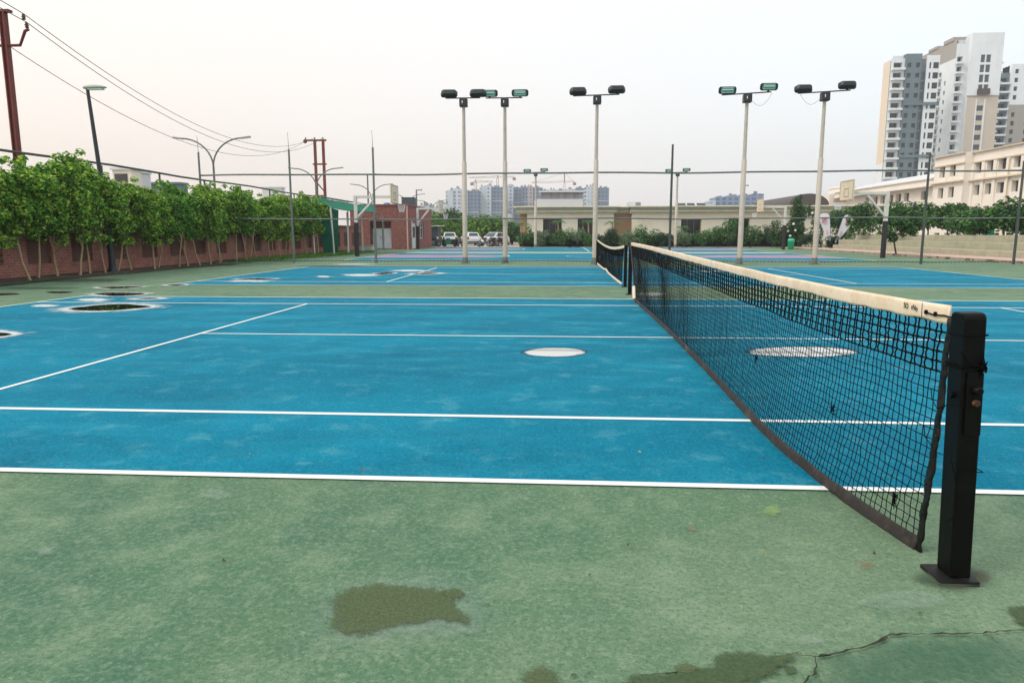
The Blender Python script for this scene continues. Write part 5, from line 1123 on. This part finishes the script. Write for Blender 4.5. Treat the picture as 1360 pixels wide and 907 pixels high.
# ------------------------------------------------------------------ school building on the right
SXF = 56.0; sy_ = lambda px, X=SXF: atx(px, 250, X).y; sz_ = lambda px, py, X=SXF: atx(px, py, X).z
sc_ = thing('school_building', 'long ivory school building with three storeys and many recessed windows at right', 'building', (SXF, 60, 0)); wn = Wins(sc_); NL = V(-1, 0, 0)
zr3 = sz_(1320, 197.5); zp = zr3-1.15
rows = [(sz_(1312, 228), sz_(1312, 213.5)), (sz_(1312, 258), sz_(1312, 244)), (sz_(1312, 288), sz_(1312, 273.5))]
rows.append((rows[2][0]-3.6, rows[2][1]-3.6))
pxw = [(1281, 1288.5), (1293, 1301), (1308, 1317), (1323, 1333), (1343, 1352.5)]
yA0, yA1 = 46.0, sy_(1277)
wys = [(sy_(b_), sy_(a)) for a, b_ in pxw]; pitch = (wys[2][0]-wys[3][0]); y = wys[-1][0]
while y-pitch > yA0+2: y -= pitch; wys.append((y, y+(wys[2][1]-wys[2][0])))
ops = [(y0-yA0, z0, y1-yA0, z1) for y0, y1 in wys for z0, z1 in rows]
b = MB(); facade(V(SXF, yA0, 0), UY_, yA1-yA0, 0, zr3, NL, ops, .65, b); b.quad(V(SXF, yA0, zr3), V(SXF, yA1, zr3), V(SXF+15, yA1, zr3), V(SXF+15, yA0, zr3)); b.build('wall', SCHOOL, sc_)
for o in ops: wn.add(V(SXF, yA0, 0), UY_, NL, o, .6, GLASS, WIN_GREY, 1, 1)
X2 = SXF-1.2; yB0, yB1 = atx(1278, 250, X2).y, atx(1239, 250, X2).y
wy2 = [(atx(c, 250, X2).y, atx(a, 250, X2).y) for a, c in ((1246, 1253), (1259.5, 1267))]
ops = [(y0-yB0, z0-.1, y1-yB0, z1) for y0, y1 in wy2 for z0, z1 in rows]
b = MB(); facade(V(X2, yB0, 0), UY_, yB1-yB0, 0, zr3+.05, NL, ops, .65, b); b.quad(V(X2, yB0, 0), V(SXF+3, yB0, 0), V(SXF+3, yB0, zr3+.05), V(X2, yB0, zr3+.05)); b.quad(V(X2, yB0, zr3+.05), V(X2, yB1, zr3+.05), V(SXF+15, yB1, zr3+.05), V(SXF+15, yB0, zr3+.05)); b.quad(V(X2, yB1, 0), V(SXF+15, yB1, 0), V(SXF+15, yB1, zr3+.05), V(X2, yB1, zr3+.05)); b.build('projecting_wall', SCHOOL, sc_)
for o in ops: wn.add(V(X2, yB0, 0), UY_, NL, o, .6, GLASS, WIN_GREY, 1)
b = MB()
for z, d, h in ((zr3-.12, .35, .14), (zp-.35, .22, .16), ((rows[0][0]+rows[1][1])/2-.25, .5, .2)):
    b.span((SXF-d, yA0, z), (SXF-.003, yB0-.004, z+h)); b.span((X2-d, yB0-.2, z+.05), (X2-.003, yB1+.2, z+h+.05))
b.build('cornice', SCHOOL_TRIM, sc_)
b = MB()
for (y0, y1), (y2, y3) in zip(wys[1:], wys[:-1]):
    b.span((SXF-.18, (y1+y2)/2-.35, 0), (SXF-.004, (y1+y2)/2+.35, zp-.4))
b.build('pilaster', SCHOOL, sc_)
for y in (wys[3][0]-1.1, wys[0][1]+1.2): b = MB(); b.tube([(SXF-.28, y, 0), (SXF-.28, y, zp-.5)], .08, 6); b.build('drain_pipe', SCHOOL_TRIM, sc_)
# two storey wing
yC0, yC1 = yB1+.01, sy_(1116); zc2 = sz_(1241, 248); rw = [(sz_(1204, 268), sz_(1204, 256.5))]; rw.append((rw[0][0]-3.7, rw[0][1]-3.7))
pw = [(1150.5, 1155), (1161, 1166.5), (1170.5, 1176), (1181, 1187), (1191, 1197.5), (1201.5, 1208), (1224, 1232)]
ops = [(sy_(c)-yC0, z0, sy_(a)-yC0, z1) for a, c in pw for z0, z1 in rw]
b = MB(); facade(V(SXF, yC0, 0), UY_, yC1-yC0, 0, zc2, NL, ops, .6, b); b.build('wing_wall', SCHOOL, sc_)
for o in ops: wn.add(V(SXF, yC0, 0), UY_, NL, o, .55, GLASS, WIN_GREY, 1, 1)
zt2 = sz_(1236, 236)
b = MB(); b.span((SXF-1.3, yC0+.3, zc2), (SXF+1, yC1, zc2+.25)); b.span((SXF-1.0, yC0+.5, zc2+.254), (SXF+1, yC1, zt2-.4)); b.span((SXF-1.25, yC0+.3, zt2-.396), (SXF+1, yC1, zt2-.2)); b.build('wing_cornice', SCHOOL, sc_)
b = MB(); b.add([V(SXF-.9, yC0+.5, zt2-.19), V(SXF+9, yC0+.5, zt2+2.0), V(SXF+9, yC1, zt2+2.0), V(SXF-.9, yC1, zt2-.19)], [(0, 1, 2, 3)]); b.build('wing_roof', FAR_WHITE, sc_)
b = MB(); xe0, xe1 = at(1115, 260, 171).x, at(1135, 260, 171).x; ze = at(1125, 249.5, 171).z; b.span((xe0, 171, 0), (xe1, 178, ze)); b.span((xe0-.2, 170.7, ze+.002), (xe1+.2, 178.2, ze+.35)); b.build('end_block', SCHOOL, sc_)
b = MB(); b.span((SXF-2, yC1+.2, 0), (SXF+6, 230, sz_(1112, 258))); b.build('rear_wing', SCHOOL, sc_)
wn.done()
# ------------------------------------------------------------------ residential towers on the right
FH = 3.12
def tower_strip(root, wn, O, u, n, W_, z0, z1, m, cols, depth=.35, wh=1.5, sill=.9, gm=GLASS_DK, name='wall', fh=FH, skip=0):
    ops = []; z = z0+.3 if z0 > 1 else z0
    k0 = math.ceil((z0)/fh)
    f = k0
    while (f+1)*fh < z1-1.0-skip:
        for a, c in cols: ops.append((a, f*fh+sill, c, f*fh+sill+wh))
        f += 1
    b = MB(); facade(O, u, W_, z0, z1, n, ops, depth, b); b.build(name, m, root)
    for o in sorted(ops, key=lambda o: -o[1]):
        if o[1] > 18: wn.add(O, u, n, o, depth-.02, gm)
BCACHE = {}
def balconies(root, O, u, n, a0, a1, z0, z1, proj, m, back, fh=FH, zmin=18):
    """a stack of balconies: deep dark loggia with slab and parapet at every floor"""
    ops = []; f = math.ceil(z0/fh)
    while (f+1)*fh < z1-.5: ops.append(((a1-a0)*.2, f*fh+.3, (a1-a0)*.82, f*fh+fh-.45)); f += 1
    OO = V(O.x+u.x*a0, O.y+u.y*a0, 0); b = MB(); facade(OO, u, a1-a0, z0, z1, n, ops, 1.3, b); b.build('loggia_wall', m, root)
    b = MB(); c = OO+u*((a1-a0)/2)-n*1.28; b.box((c.x, c.y, (z0+z1)/2), (abs(u.x)*(a1-a0-.3)+.05, abs(u.y)*(a1-a0-.3)+.05, z1-z0-1)); b.build('loggia_glazing', GLASS_DK, root)
    key = (round(a1-a0, 1), round(proj, 2), u.x > .5)
    if key not in BCACHE:
        w_ = a1-a0; b = MB(); g = lambda al, nn, z, sa, sn, sz: b.box(u*al+n*nn+V(0, 0, z), (abs(u.x)*sa+abs(n.x)*sn, abs(u.y)*sa+abs(n.y)*sn, sz))
        g(0, proj/2, 0, w_*.92, proj, .16); g(0, proj-.05, .35, w_*.92, .1, .5); g(-w_*.44, proj/2, .35, .08, proj-.12, .5); g(w_*.44, proj/2, .35, .08, proj-.12, .5); BCACHE[key] = b.mesh('balcony', TW_WHITE)
    for o in ops:
        if o[1] < zmin: continue
        c = OO+u*((a1-a0)/2); obj('balcony', BCACHE[key], root, V(c.x, c.y, o[1]-.02)-root.location+n*.005)
def tx(px, py, Y): return at(px, py, Y)
# tower A
YA = 243.0; x_ = lambda px: at(px, 76, YA).x; zA = at(1210, 72.5, YA).z
ta = thing('apartment_tower', 'leftmost tall apartment tower with a slate grey face and peach side', 'tower', (x_(1184), YA, 0)); wn = Wins(ta); n0 = V(0, -1, 0)
zs1, zs2 = at(1190, 141, YA).z, at(1180, 217, YA).z
b = MB(); O = V(x_(1184), YA, 0); facade(O+V(0, .3, 0), UY_, 5.2, zs2, zA-1.5, NL, [], .3, b); b.build('side_wall', TW_PEACH, ta)
b = MB(); facade(O+V(0, .3, 0), UY_, 5.2, 0, zs2, NL, [], .3, b); b.build('lower_side_wall', TW_WHITE, ta)
balconies(ta, O, UX_, n0, 0, x_(1202.5)-O.x, 0, zA-1.2, 1.3, TW_WHITE, None)
O = V(x_(1202.5), YA-.8, 0); W_ = x_(1223.5)-O.x
tower_strip(ta, wn, O, UX_, n0, W_, 0, zA, TW_TEAL, [(.5, 1.75), (W_-1.75, W_-.5)], wh=1.45, name='slate_wall')
b = MB(); b.quad(V(O.x, O.y, 0), V(O.x, YA+6, 0), V(O.x, YA+6, zA), V(O.x, O.y, zA)); b.quad(V(O.x+W_, O.y, 0), V(O.x+W_, YA+6, 0), V(O.x+W_, YA+6, zA), V(O.x+W_, O.y, zA)); b.build('slate_return', TW_TEAL, ta)
O = V(x_(1223.5), YA, 0); W_ = x_(1230.5)-O.x; tower_strip(ta, wn, O, UX_, n0, W_, 0, zA-1.5, TW_TEAL, [(.15, W_-.15)], wh=2.5, sill=.35, gm=GLASS2, name='glazed_bay')
O = V(x_(1230.5), YA-.5, 0); W_ = x_(1248)-O.x; tower_strip(ta, wn, O, UX_, n0, W_, 0, zA-.5, TW_WHITE, [(.9, 1.5), (2.1, 3.9)], wh=1.9, sill=.6, name='white_wall')
b = MB()
for z in (zs1, at(1200, 210, YA).z): b.span((x_(1202.5)-.1, YA-1.15, z), (x_(1248), YA-.81, z+.9))
b.build('floor_band', TW_TEAL, ta)
b = MB(); b.span((x_(1184)+.05, YA+1.4, 0), (x_(1248), YA+5.4, zA-2)); b.build('core', TW_WHITE, ta)
b = MB(); b.span((x_(1203), YA+2, zA-2), (x_(1224), YA+8, zA+.0)); b.span((x_(1188), YA+1, zA-1.2), (x_(1202), YA+1.2, zA-.2)); b.build('roof_parapet', TW_WHITE, ta)
wn.done()
# tower B
YB = 250.0; x_ = lambda px: at(px, 60, YB).x; zB = at(1305, 45.5, YB).z
tb = thing('apartment_tower', 'tallest apartment tower, white above and beige below, in the middle of three', 'tower', (x_(1272), YB, 0)); wn = Wins(tb); xb0 = x_(1271)
zsp = at(1300, 129, YB).z; zl = at(1272, 50, YB).z
balconies(tb, V(xb0, YB, 0), UX_, n0, 0, x_(1282)-xb0, 0, zl-2.0, 1.1, TW_WHITE, None)
O = V(x_(1282), YB, 0); W_ = x_(1287.5)-O.x; b = MB(); facade(O, UX_, W_, 0, zl-.3, n0, [], .3, b); b.build('wall', TW_WHITE, tb)
O = V(x_(1287.5), YB-1.6, 0); W_ = x_(1329.5)-O.x; c0, c1 = x_(1302)-O.x, x_(1313)-O.x
tower_strip(tb, wn, O, UX_, n0, W_, zsp, zB, TW_WHITE, [(c0-.3, (c0+c1)/2-.2), ((c0+c1)/2+.15, c1+.3)], wh=2.4, sill=.4, gm=GLASS2, name='upper_wall', skip=2.5)
tower_strip(tb, wn, O, UX_, n0, W_, 0, zsp, TW_BEIGE, [(c0-.3, c0+1.9)], wh=1.7, sill=.7, gm=GLASS2, name='lower_wall')
b = MB(); b.span((O.x+c0-.6, O.y-.25, 0), (O.x+c0-.302, O.y-.004, zsp-1)); b.span((O.x+c0+1.95, O.y-.25, 0), (O.x+c0+2.4, O.y-.004, zsp-1)); b.build('white_fin', TW_WHITE, tb)
b = MB(); b.span((O.x+c0-.5, O.y-1.0, zsp+.4), (O.x+c1+.5, O.y-.004, zsp+2.2)); b.build('brown_box', BAL_BROWN, tb)
b = MB(); b.span((O.x-.2, O.y-.2, zsp-.15), (O.x+W_+.2, O.y-.004, zsp+.2)); b.build('floor_band', TW_TAUPE, tb)
b = MB(); b.quad(V(O.x, O.y, 0), V(O.x, YB+4, 0), V(O.x, YB+4, zB), V(O.x, O.y, zB)); b.quad(V(O.x+W_, O.y, 0), V(O.x+W_, YB+12, 0), V(O.x+W_, YB+12, zB), V(O.x+W_, O.y, zB)); b.quad(V(O.x, O.y, zB), V(O.x+W_, O.y, zB), V(O.x+W_, YB+12, zB), V(O.x, YB+12, zB)); b.build('wall_return', TW_WHITE, tb)
balconies(tb, V(x_(1329.6), YB+1, 0), UX_, n0, 0, x_(1335)-x_(1329.6), 0, zB-6, 1.2, TW_WHITE, None)
dep = 23.0; b = MB()                      # left side, receding
facade(V(xb0, YB, 0), UY_, dep, zl-6.5, zl-.5, NL, [], .3, b); b.build('side_top_wall', TW_TAUPE, tb)
tower_strip(tb, wn, V(xb0, YB, 0), UY_, NL, 7.5, 0, zl-6.5, TW_WHITE, [(5.2, 6.2)], wh=1.4, name='side_wall', skip=2)
balconies(tb, V(xb0, YB, 0), UY_, NL, 7.5, 11.5, 0, zl-6.5, 1.1, TW_WHITE, None)
tower_strip(tb, wn, V(xb0, YB+11.5, 0), UY_, NL, 4, 0, zl-6.5, TW_WHITE, [(1.2, 2.4)], wh=1.5, name='side_wall', skip=2)
balconies(tb, V(xb0, YB, 0), UY_, NL, 15.5, 19.5, 0, zl-6.5, 1.1, TW_WHITE, None)
b = MB(); facade(V(xb0, YB+19.5, 0), UY_, dep-19.5, 0, zl-6.5, NL, [], .3, b); b.build('side_wall', TW_TAUPE, tb)
b = MB(); b.span((xb0+1.4, YB+1.4, 0), (x_(1329), YB+dep, zl-.6)); b.build('core', TW_WHITE, tb)
b = MB(); b.span((xb0-.3, YB+2, zl-.55), (xb0+5, YB+8, zl+.6)); b.span((xb0-.3, YB+12, zl-.55), (xb0+4, YB+18, zl+.3)); b.build('roof_parapet', TW_TAUPE, tb)
wn.done()
# tower C
YC = 285.0; x_ = lambda px: at(px, 95, YC).x; zC = at(1350, 86, YC).z
tc_ = thing('apartment_tower', 'apartment tower cut by the right picture edge, lower than its neighbour', 'tower', (x_(1330), YC, 0)); wn = Wins(tc_); O = V(x_(1326), YC, 0); zcs = at(1350, 140, YC).z
balconies(tc_, O, UX_, n0, 0, x_(1342)-O.x, 0, at(1335, 97, YC).z, 1.3, TW_TEAL, None)
O = V(x_(1342), YC-1, 0); W_ = 16.0
tower_strip(tc_, wn, O, UX_, n0, W_, zcs, zC, TW_WHITE, [(1.2, 2.5), (6.2, 7.5), (11, 12.4)], wh=1.6, name='upper_wall'); tower_strip(tc_, wn, O, UX_, n0, W_, 0, zcs, TW_TAUPE, [(1.2, 2.5), (6.2, 7.5), (11, 12.4)], wh=1.6, name='lower_wall')
b = MB(); b.quad(V(O.x, O.y, 0), V(O.x, YC+5, 0), V(O.x, YC+5, zC), V(O.x, O.y, zC)); b.span((O.x, YC+.6, 0), (O.x+W_, YC+14, zC-.3)); b.span((x_(1326), YC+1.5, 0), (O.x-.01, YC+14, at(1335, 97, YC).z)); b.build('core', TW_WHITE, tc_)
wn.done()
# ------------------------------------------------------------------ distant skyline
def grid_mat(name, wall, glass, px_, pz, fx=.55, fz=.5):
    m, nt, b, vec = base(name); s = N(nt, 'ShaderNodeSeparateXYZ'); nt.links.new(vec, s.inputs[0])
    def band(out, per, frac):
        d = N(nt, 'ShaderNodeMath', operation='DIVIDE'); nt.links.new(out, d.inputs[0]); d.inputs[1].default_value = per
        f = N(nt, 'ShaderNodeMath', operation='FRACT'); nt.links.new(d.outputs[0], f.inputs[0]); l = N(nt, 'ShaderNodeMath', operation='LESS_THAN'); nt.links.new(f.outputs[0], l.inputs[0]); l.inputs[1].default_value = frac; return l.outputs[0]
    mu = N(nt, 'ShaderNodeMath', operation='MULTIPLY'); nt.links.new(band(s.outputs[0], px_, fx), mu.inputs[0]); nt.links.new(band(s.outputs[2], pz, fz), mu.inputs[1])
    nt.links.new(mixc(nt, mu.outputs[0], lin(wall), lin(glass)), b.inputs['Base Color']); b.inputs['Roughness'].default_value = .8; return m
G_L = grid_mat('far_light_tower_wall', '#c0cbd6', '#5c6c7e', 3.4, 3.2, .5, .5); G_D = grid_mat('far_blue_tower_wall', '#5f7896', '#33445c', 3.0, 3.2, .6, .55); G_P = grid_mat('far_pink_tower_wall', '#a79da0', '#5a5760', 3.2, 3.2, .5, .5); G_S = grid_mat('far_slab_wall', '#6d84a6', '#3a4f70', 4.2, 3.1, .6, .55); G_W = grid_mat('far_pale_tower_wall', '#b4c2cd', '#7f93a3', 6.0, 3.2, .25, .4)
def sky_tower(label, Y, segs, roofbits=0, name='distant_tower'):
    """segs: (px0, px1, pytop, material, y offset)"""
    x0 = at(segs[0][0], 260, Y).x; r = thing(name, label, 'tower', (x0, Y, 0), 'hazy towers on the skyline')
    for a, c, pt, m, dy in segs:
        xa, xb = at(a, 260, Y).x, at(c, 260, Y).x; z = at((a+c)/2, pt, Y).z
        b = MB(); b.span((xa, Y+dy, 0), (xb-.02, Y+22, z)); b.build('block', m, r)
        b = MB(); k = 3
        for i in range(k): w_ = (xb-xa)*random.uniform(.12, .25); cxx = random.uniform(xa+w_, xb-w_); h_ = random.uniform(.8, 2.4); b.span((cxx-w_/2, Y+dy+2+i*4, z+.01), (cxx+w_/2, Y+dy+5+i*4, z+h_))
        b.build('roof_structure', FAR_GREY, r)
        nfl = int(z/9.6); b = MB()
        for f in range(2, nfl): b.span((xa+.3, Y+dy-.5, f*9.6), (xb-.3, Y+dy-.003, f*9.6+.5))
        b.build('floor_ledge', FAR_WHITE, r)
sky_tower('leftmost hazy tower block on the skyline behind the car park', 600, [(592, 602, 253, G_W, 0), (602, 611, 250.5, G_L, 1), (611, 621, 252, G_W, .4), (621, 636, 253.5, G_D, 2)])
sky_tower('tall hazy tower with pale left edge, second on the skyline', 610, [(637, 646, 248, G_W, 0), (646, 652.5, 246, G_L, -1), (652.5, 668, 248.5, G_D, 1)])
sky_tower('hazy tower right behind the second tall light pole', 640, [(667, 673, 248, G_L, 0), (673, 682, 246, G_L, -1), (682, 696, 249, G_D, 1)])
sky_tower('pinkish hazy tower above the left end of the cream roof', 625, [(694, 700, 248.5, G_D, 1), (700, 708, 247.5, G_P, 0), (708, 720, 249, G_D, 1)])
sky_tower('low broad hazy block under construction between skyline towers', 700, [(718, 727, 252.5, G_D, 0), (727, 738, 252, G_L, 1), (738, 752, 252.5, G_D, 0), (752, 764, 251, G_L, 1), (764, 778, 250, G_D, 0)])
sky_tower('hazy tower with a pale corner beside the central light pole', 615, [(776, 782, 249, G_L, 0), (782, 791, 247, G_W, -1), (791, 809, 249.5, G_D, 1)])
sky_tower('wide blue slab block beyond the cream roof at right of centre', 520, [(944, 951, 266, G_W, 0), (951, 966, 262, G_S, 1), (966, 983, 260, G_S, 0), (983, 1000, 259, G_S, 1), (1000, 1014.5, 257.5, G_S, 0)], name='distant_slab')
for a, c, pt, Y, lb in ((556, 568, 272, 420, 'low pale distant block just right of the brick shed'), (566, 580, 275, 430, 'low pale distant block left of the first white car'), (579, 592, 269, 410, 'low pale distant block beside the leftmost skyline tower'), (668, 676, 282, 300, 'low pale house under the second light pole')):
    sky_tower(lb, Y, [(a, (a+c)/2, pt, G_W, 0), ((a+c)/2, c, pt+2, FAR_WHITE, 1)], name='distant_block')
def crane(label, Y, mx, pt, pb, j0, j1, pj):
    P = lambda px, py: at(px, py, Y); m0 = P(mx, pb); r = thing('tower_crane', label, 'crane', (m0.x, Y, 0), 'cranes on the skyline'); zj = P(mx, pj).z; zt_ = P(mx, pt).z
    b = MB(); k = 24
    for s in (-1, 1):
        for q in (-1, 1): b.tube([(m0.x+s*.9, Y+q*.9, 0), (m0.x+s*.9, Y+q*.9, zj)], .14, 4)
    for i in range(k): z0, z1 = zj*i/k, zj*(i+1)/k; b.tube([(m0.x-.9, Y-.9, z0), (m0.x+.9, Y-.9, z1)], .08, 4)
    b.tube([(m0.x, Y, zj), (m0.x, Y, zt_)], .5, 4); b.build('mast', CRANE_M, r)
    x0, x1 = P(j0, pj).x, P(j1, pj).x; b = MB(); b.tube([(x0, Y, zj), (x1, Y, zj+.8)], .16, 4); b.tube([(x0, Y, zj+1.1), (x1, Y, zj+1.9)], .1, 4); n_ = 26
    for i in range(n_): b.tube([(x0+(x1-x0)*i/n_, Y, zj+.8*i/n_), (x0+(x1-x0)*(i+.5)/n_, Y, zj+1.2)], .06, 4)
    b.tube([(m0.x, Y, zt_), (x0, Y, zj)], .1, 4); b.tube([(m0.x, Y, zt_), (x1, Y, zj)], .1, 4); b.build('jib', CRANE_M, r)
    b = MB(); xe = x1 if abs(x1-m0.x) < abs(x0-m0.x) else x0; b.box((xe, Y, zj-1.0), (3.0, 2.2, 2.6)); b.build('counterweight', CRANE_M, r)
crane('hazy tower crane left, its jib over the first towers', 660, 632, 239, 255, 627, 655, 243); crane('tower crane jib passing behind the second tall light pole', 690, 661, 233.5, 250, 622, 683, 236.5); crane('tower crane right of the small floodlight above the skyline', 690, 749.5, 230, 252, 706, 763, 243)
# roofs above the left trees
def house(label, px0, px1, pt, Y, m, win=None, cap=True, dp=1.6):
    a, c = at(px0, pt, Y), at(px1, pt, Y); r = thing('house', label, 'house', (a.x, Y, 0)); b = MB(); b.span((a.x, Y, 0), (c.x, Y+dp, a.z)); b.build('wall', m, r); b = MB(); b.span((a.x-.15, Y-.15, a.z+.002), (c.x+.15, Y+dp, a.z+.2)); b.build('roof', FAR_WHITE if cap else m, r)
    if win: w0, w1 = at(win[0], win[2], Y), at(win[1], win[3], Y); b = MB(); b.span((w0.x, Y-.05, w1.z), (w1.x, Y+.1, w0.z)); b.build('window', GLASS, r)
house('small pale house with a dark window above the left trees', 149, 174, 226, 60, CREAM, (152, 170, 231, 242)); house('white block beside the small pale house above the trees', 176, 187, 230, 63, FAR_WHITE); house('slate grey building rising above the left trees near the rail', 200, 238, 245, 66, TW_TEAL, None, False); house('pale low building glimpsed beyond the trees left of the pylon', 348, 373, 250, 110, FAR_WHITE)
house('pale house far right behind the terrace trees', 1096, 1116, 259, 200, SCHOOL)
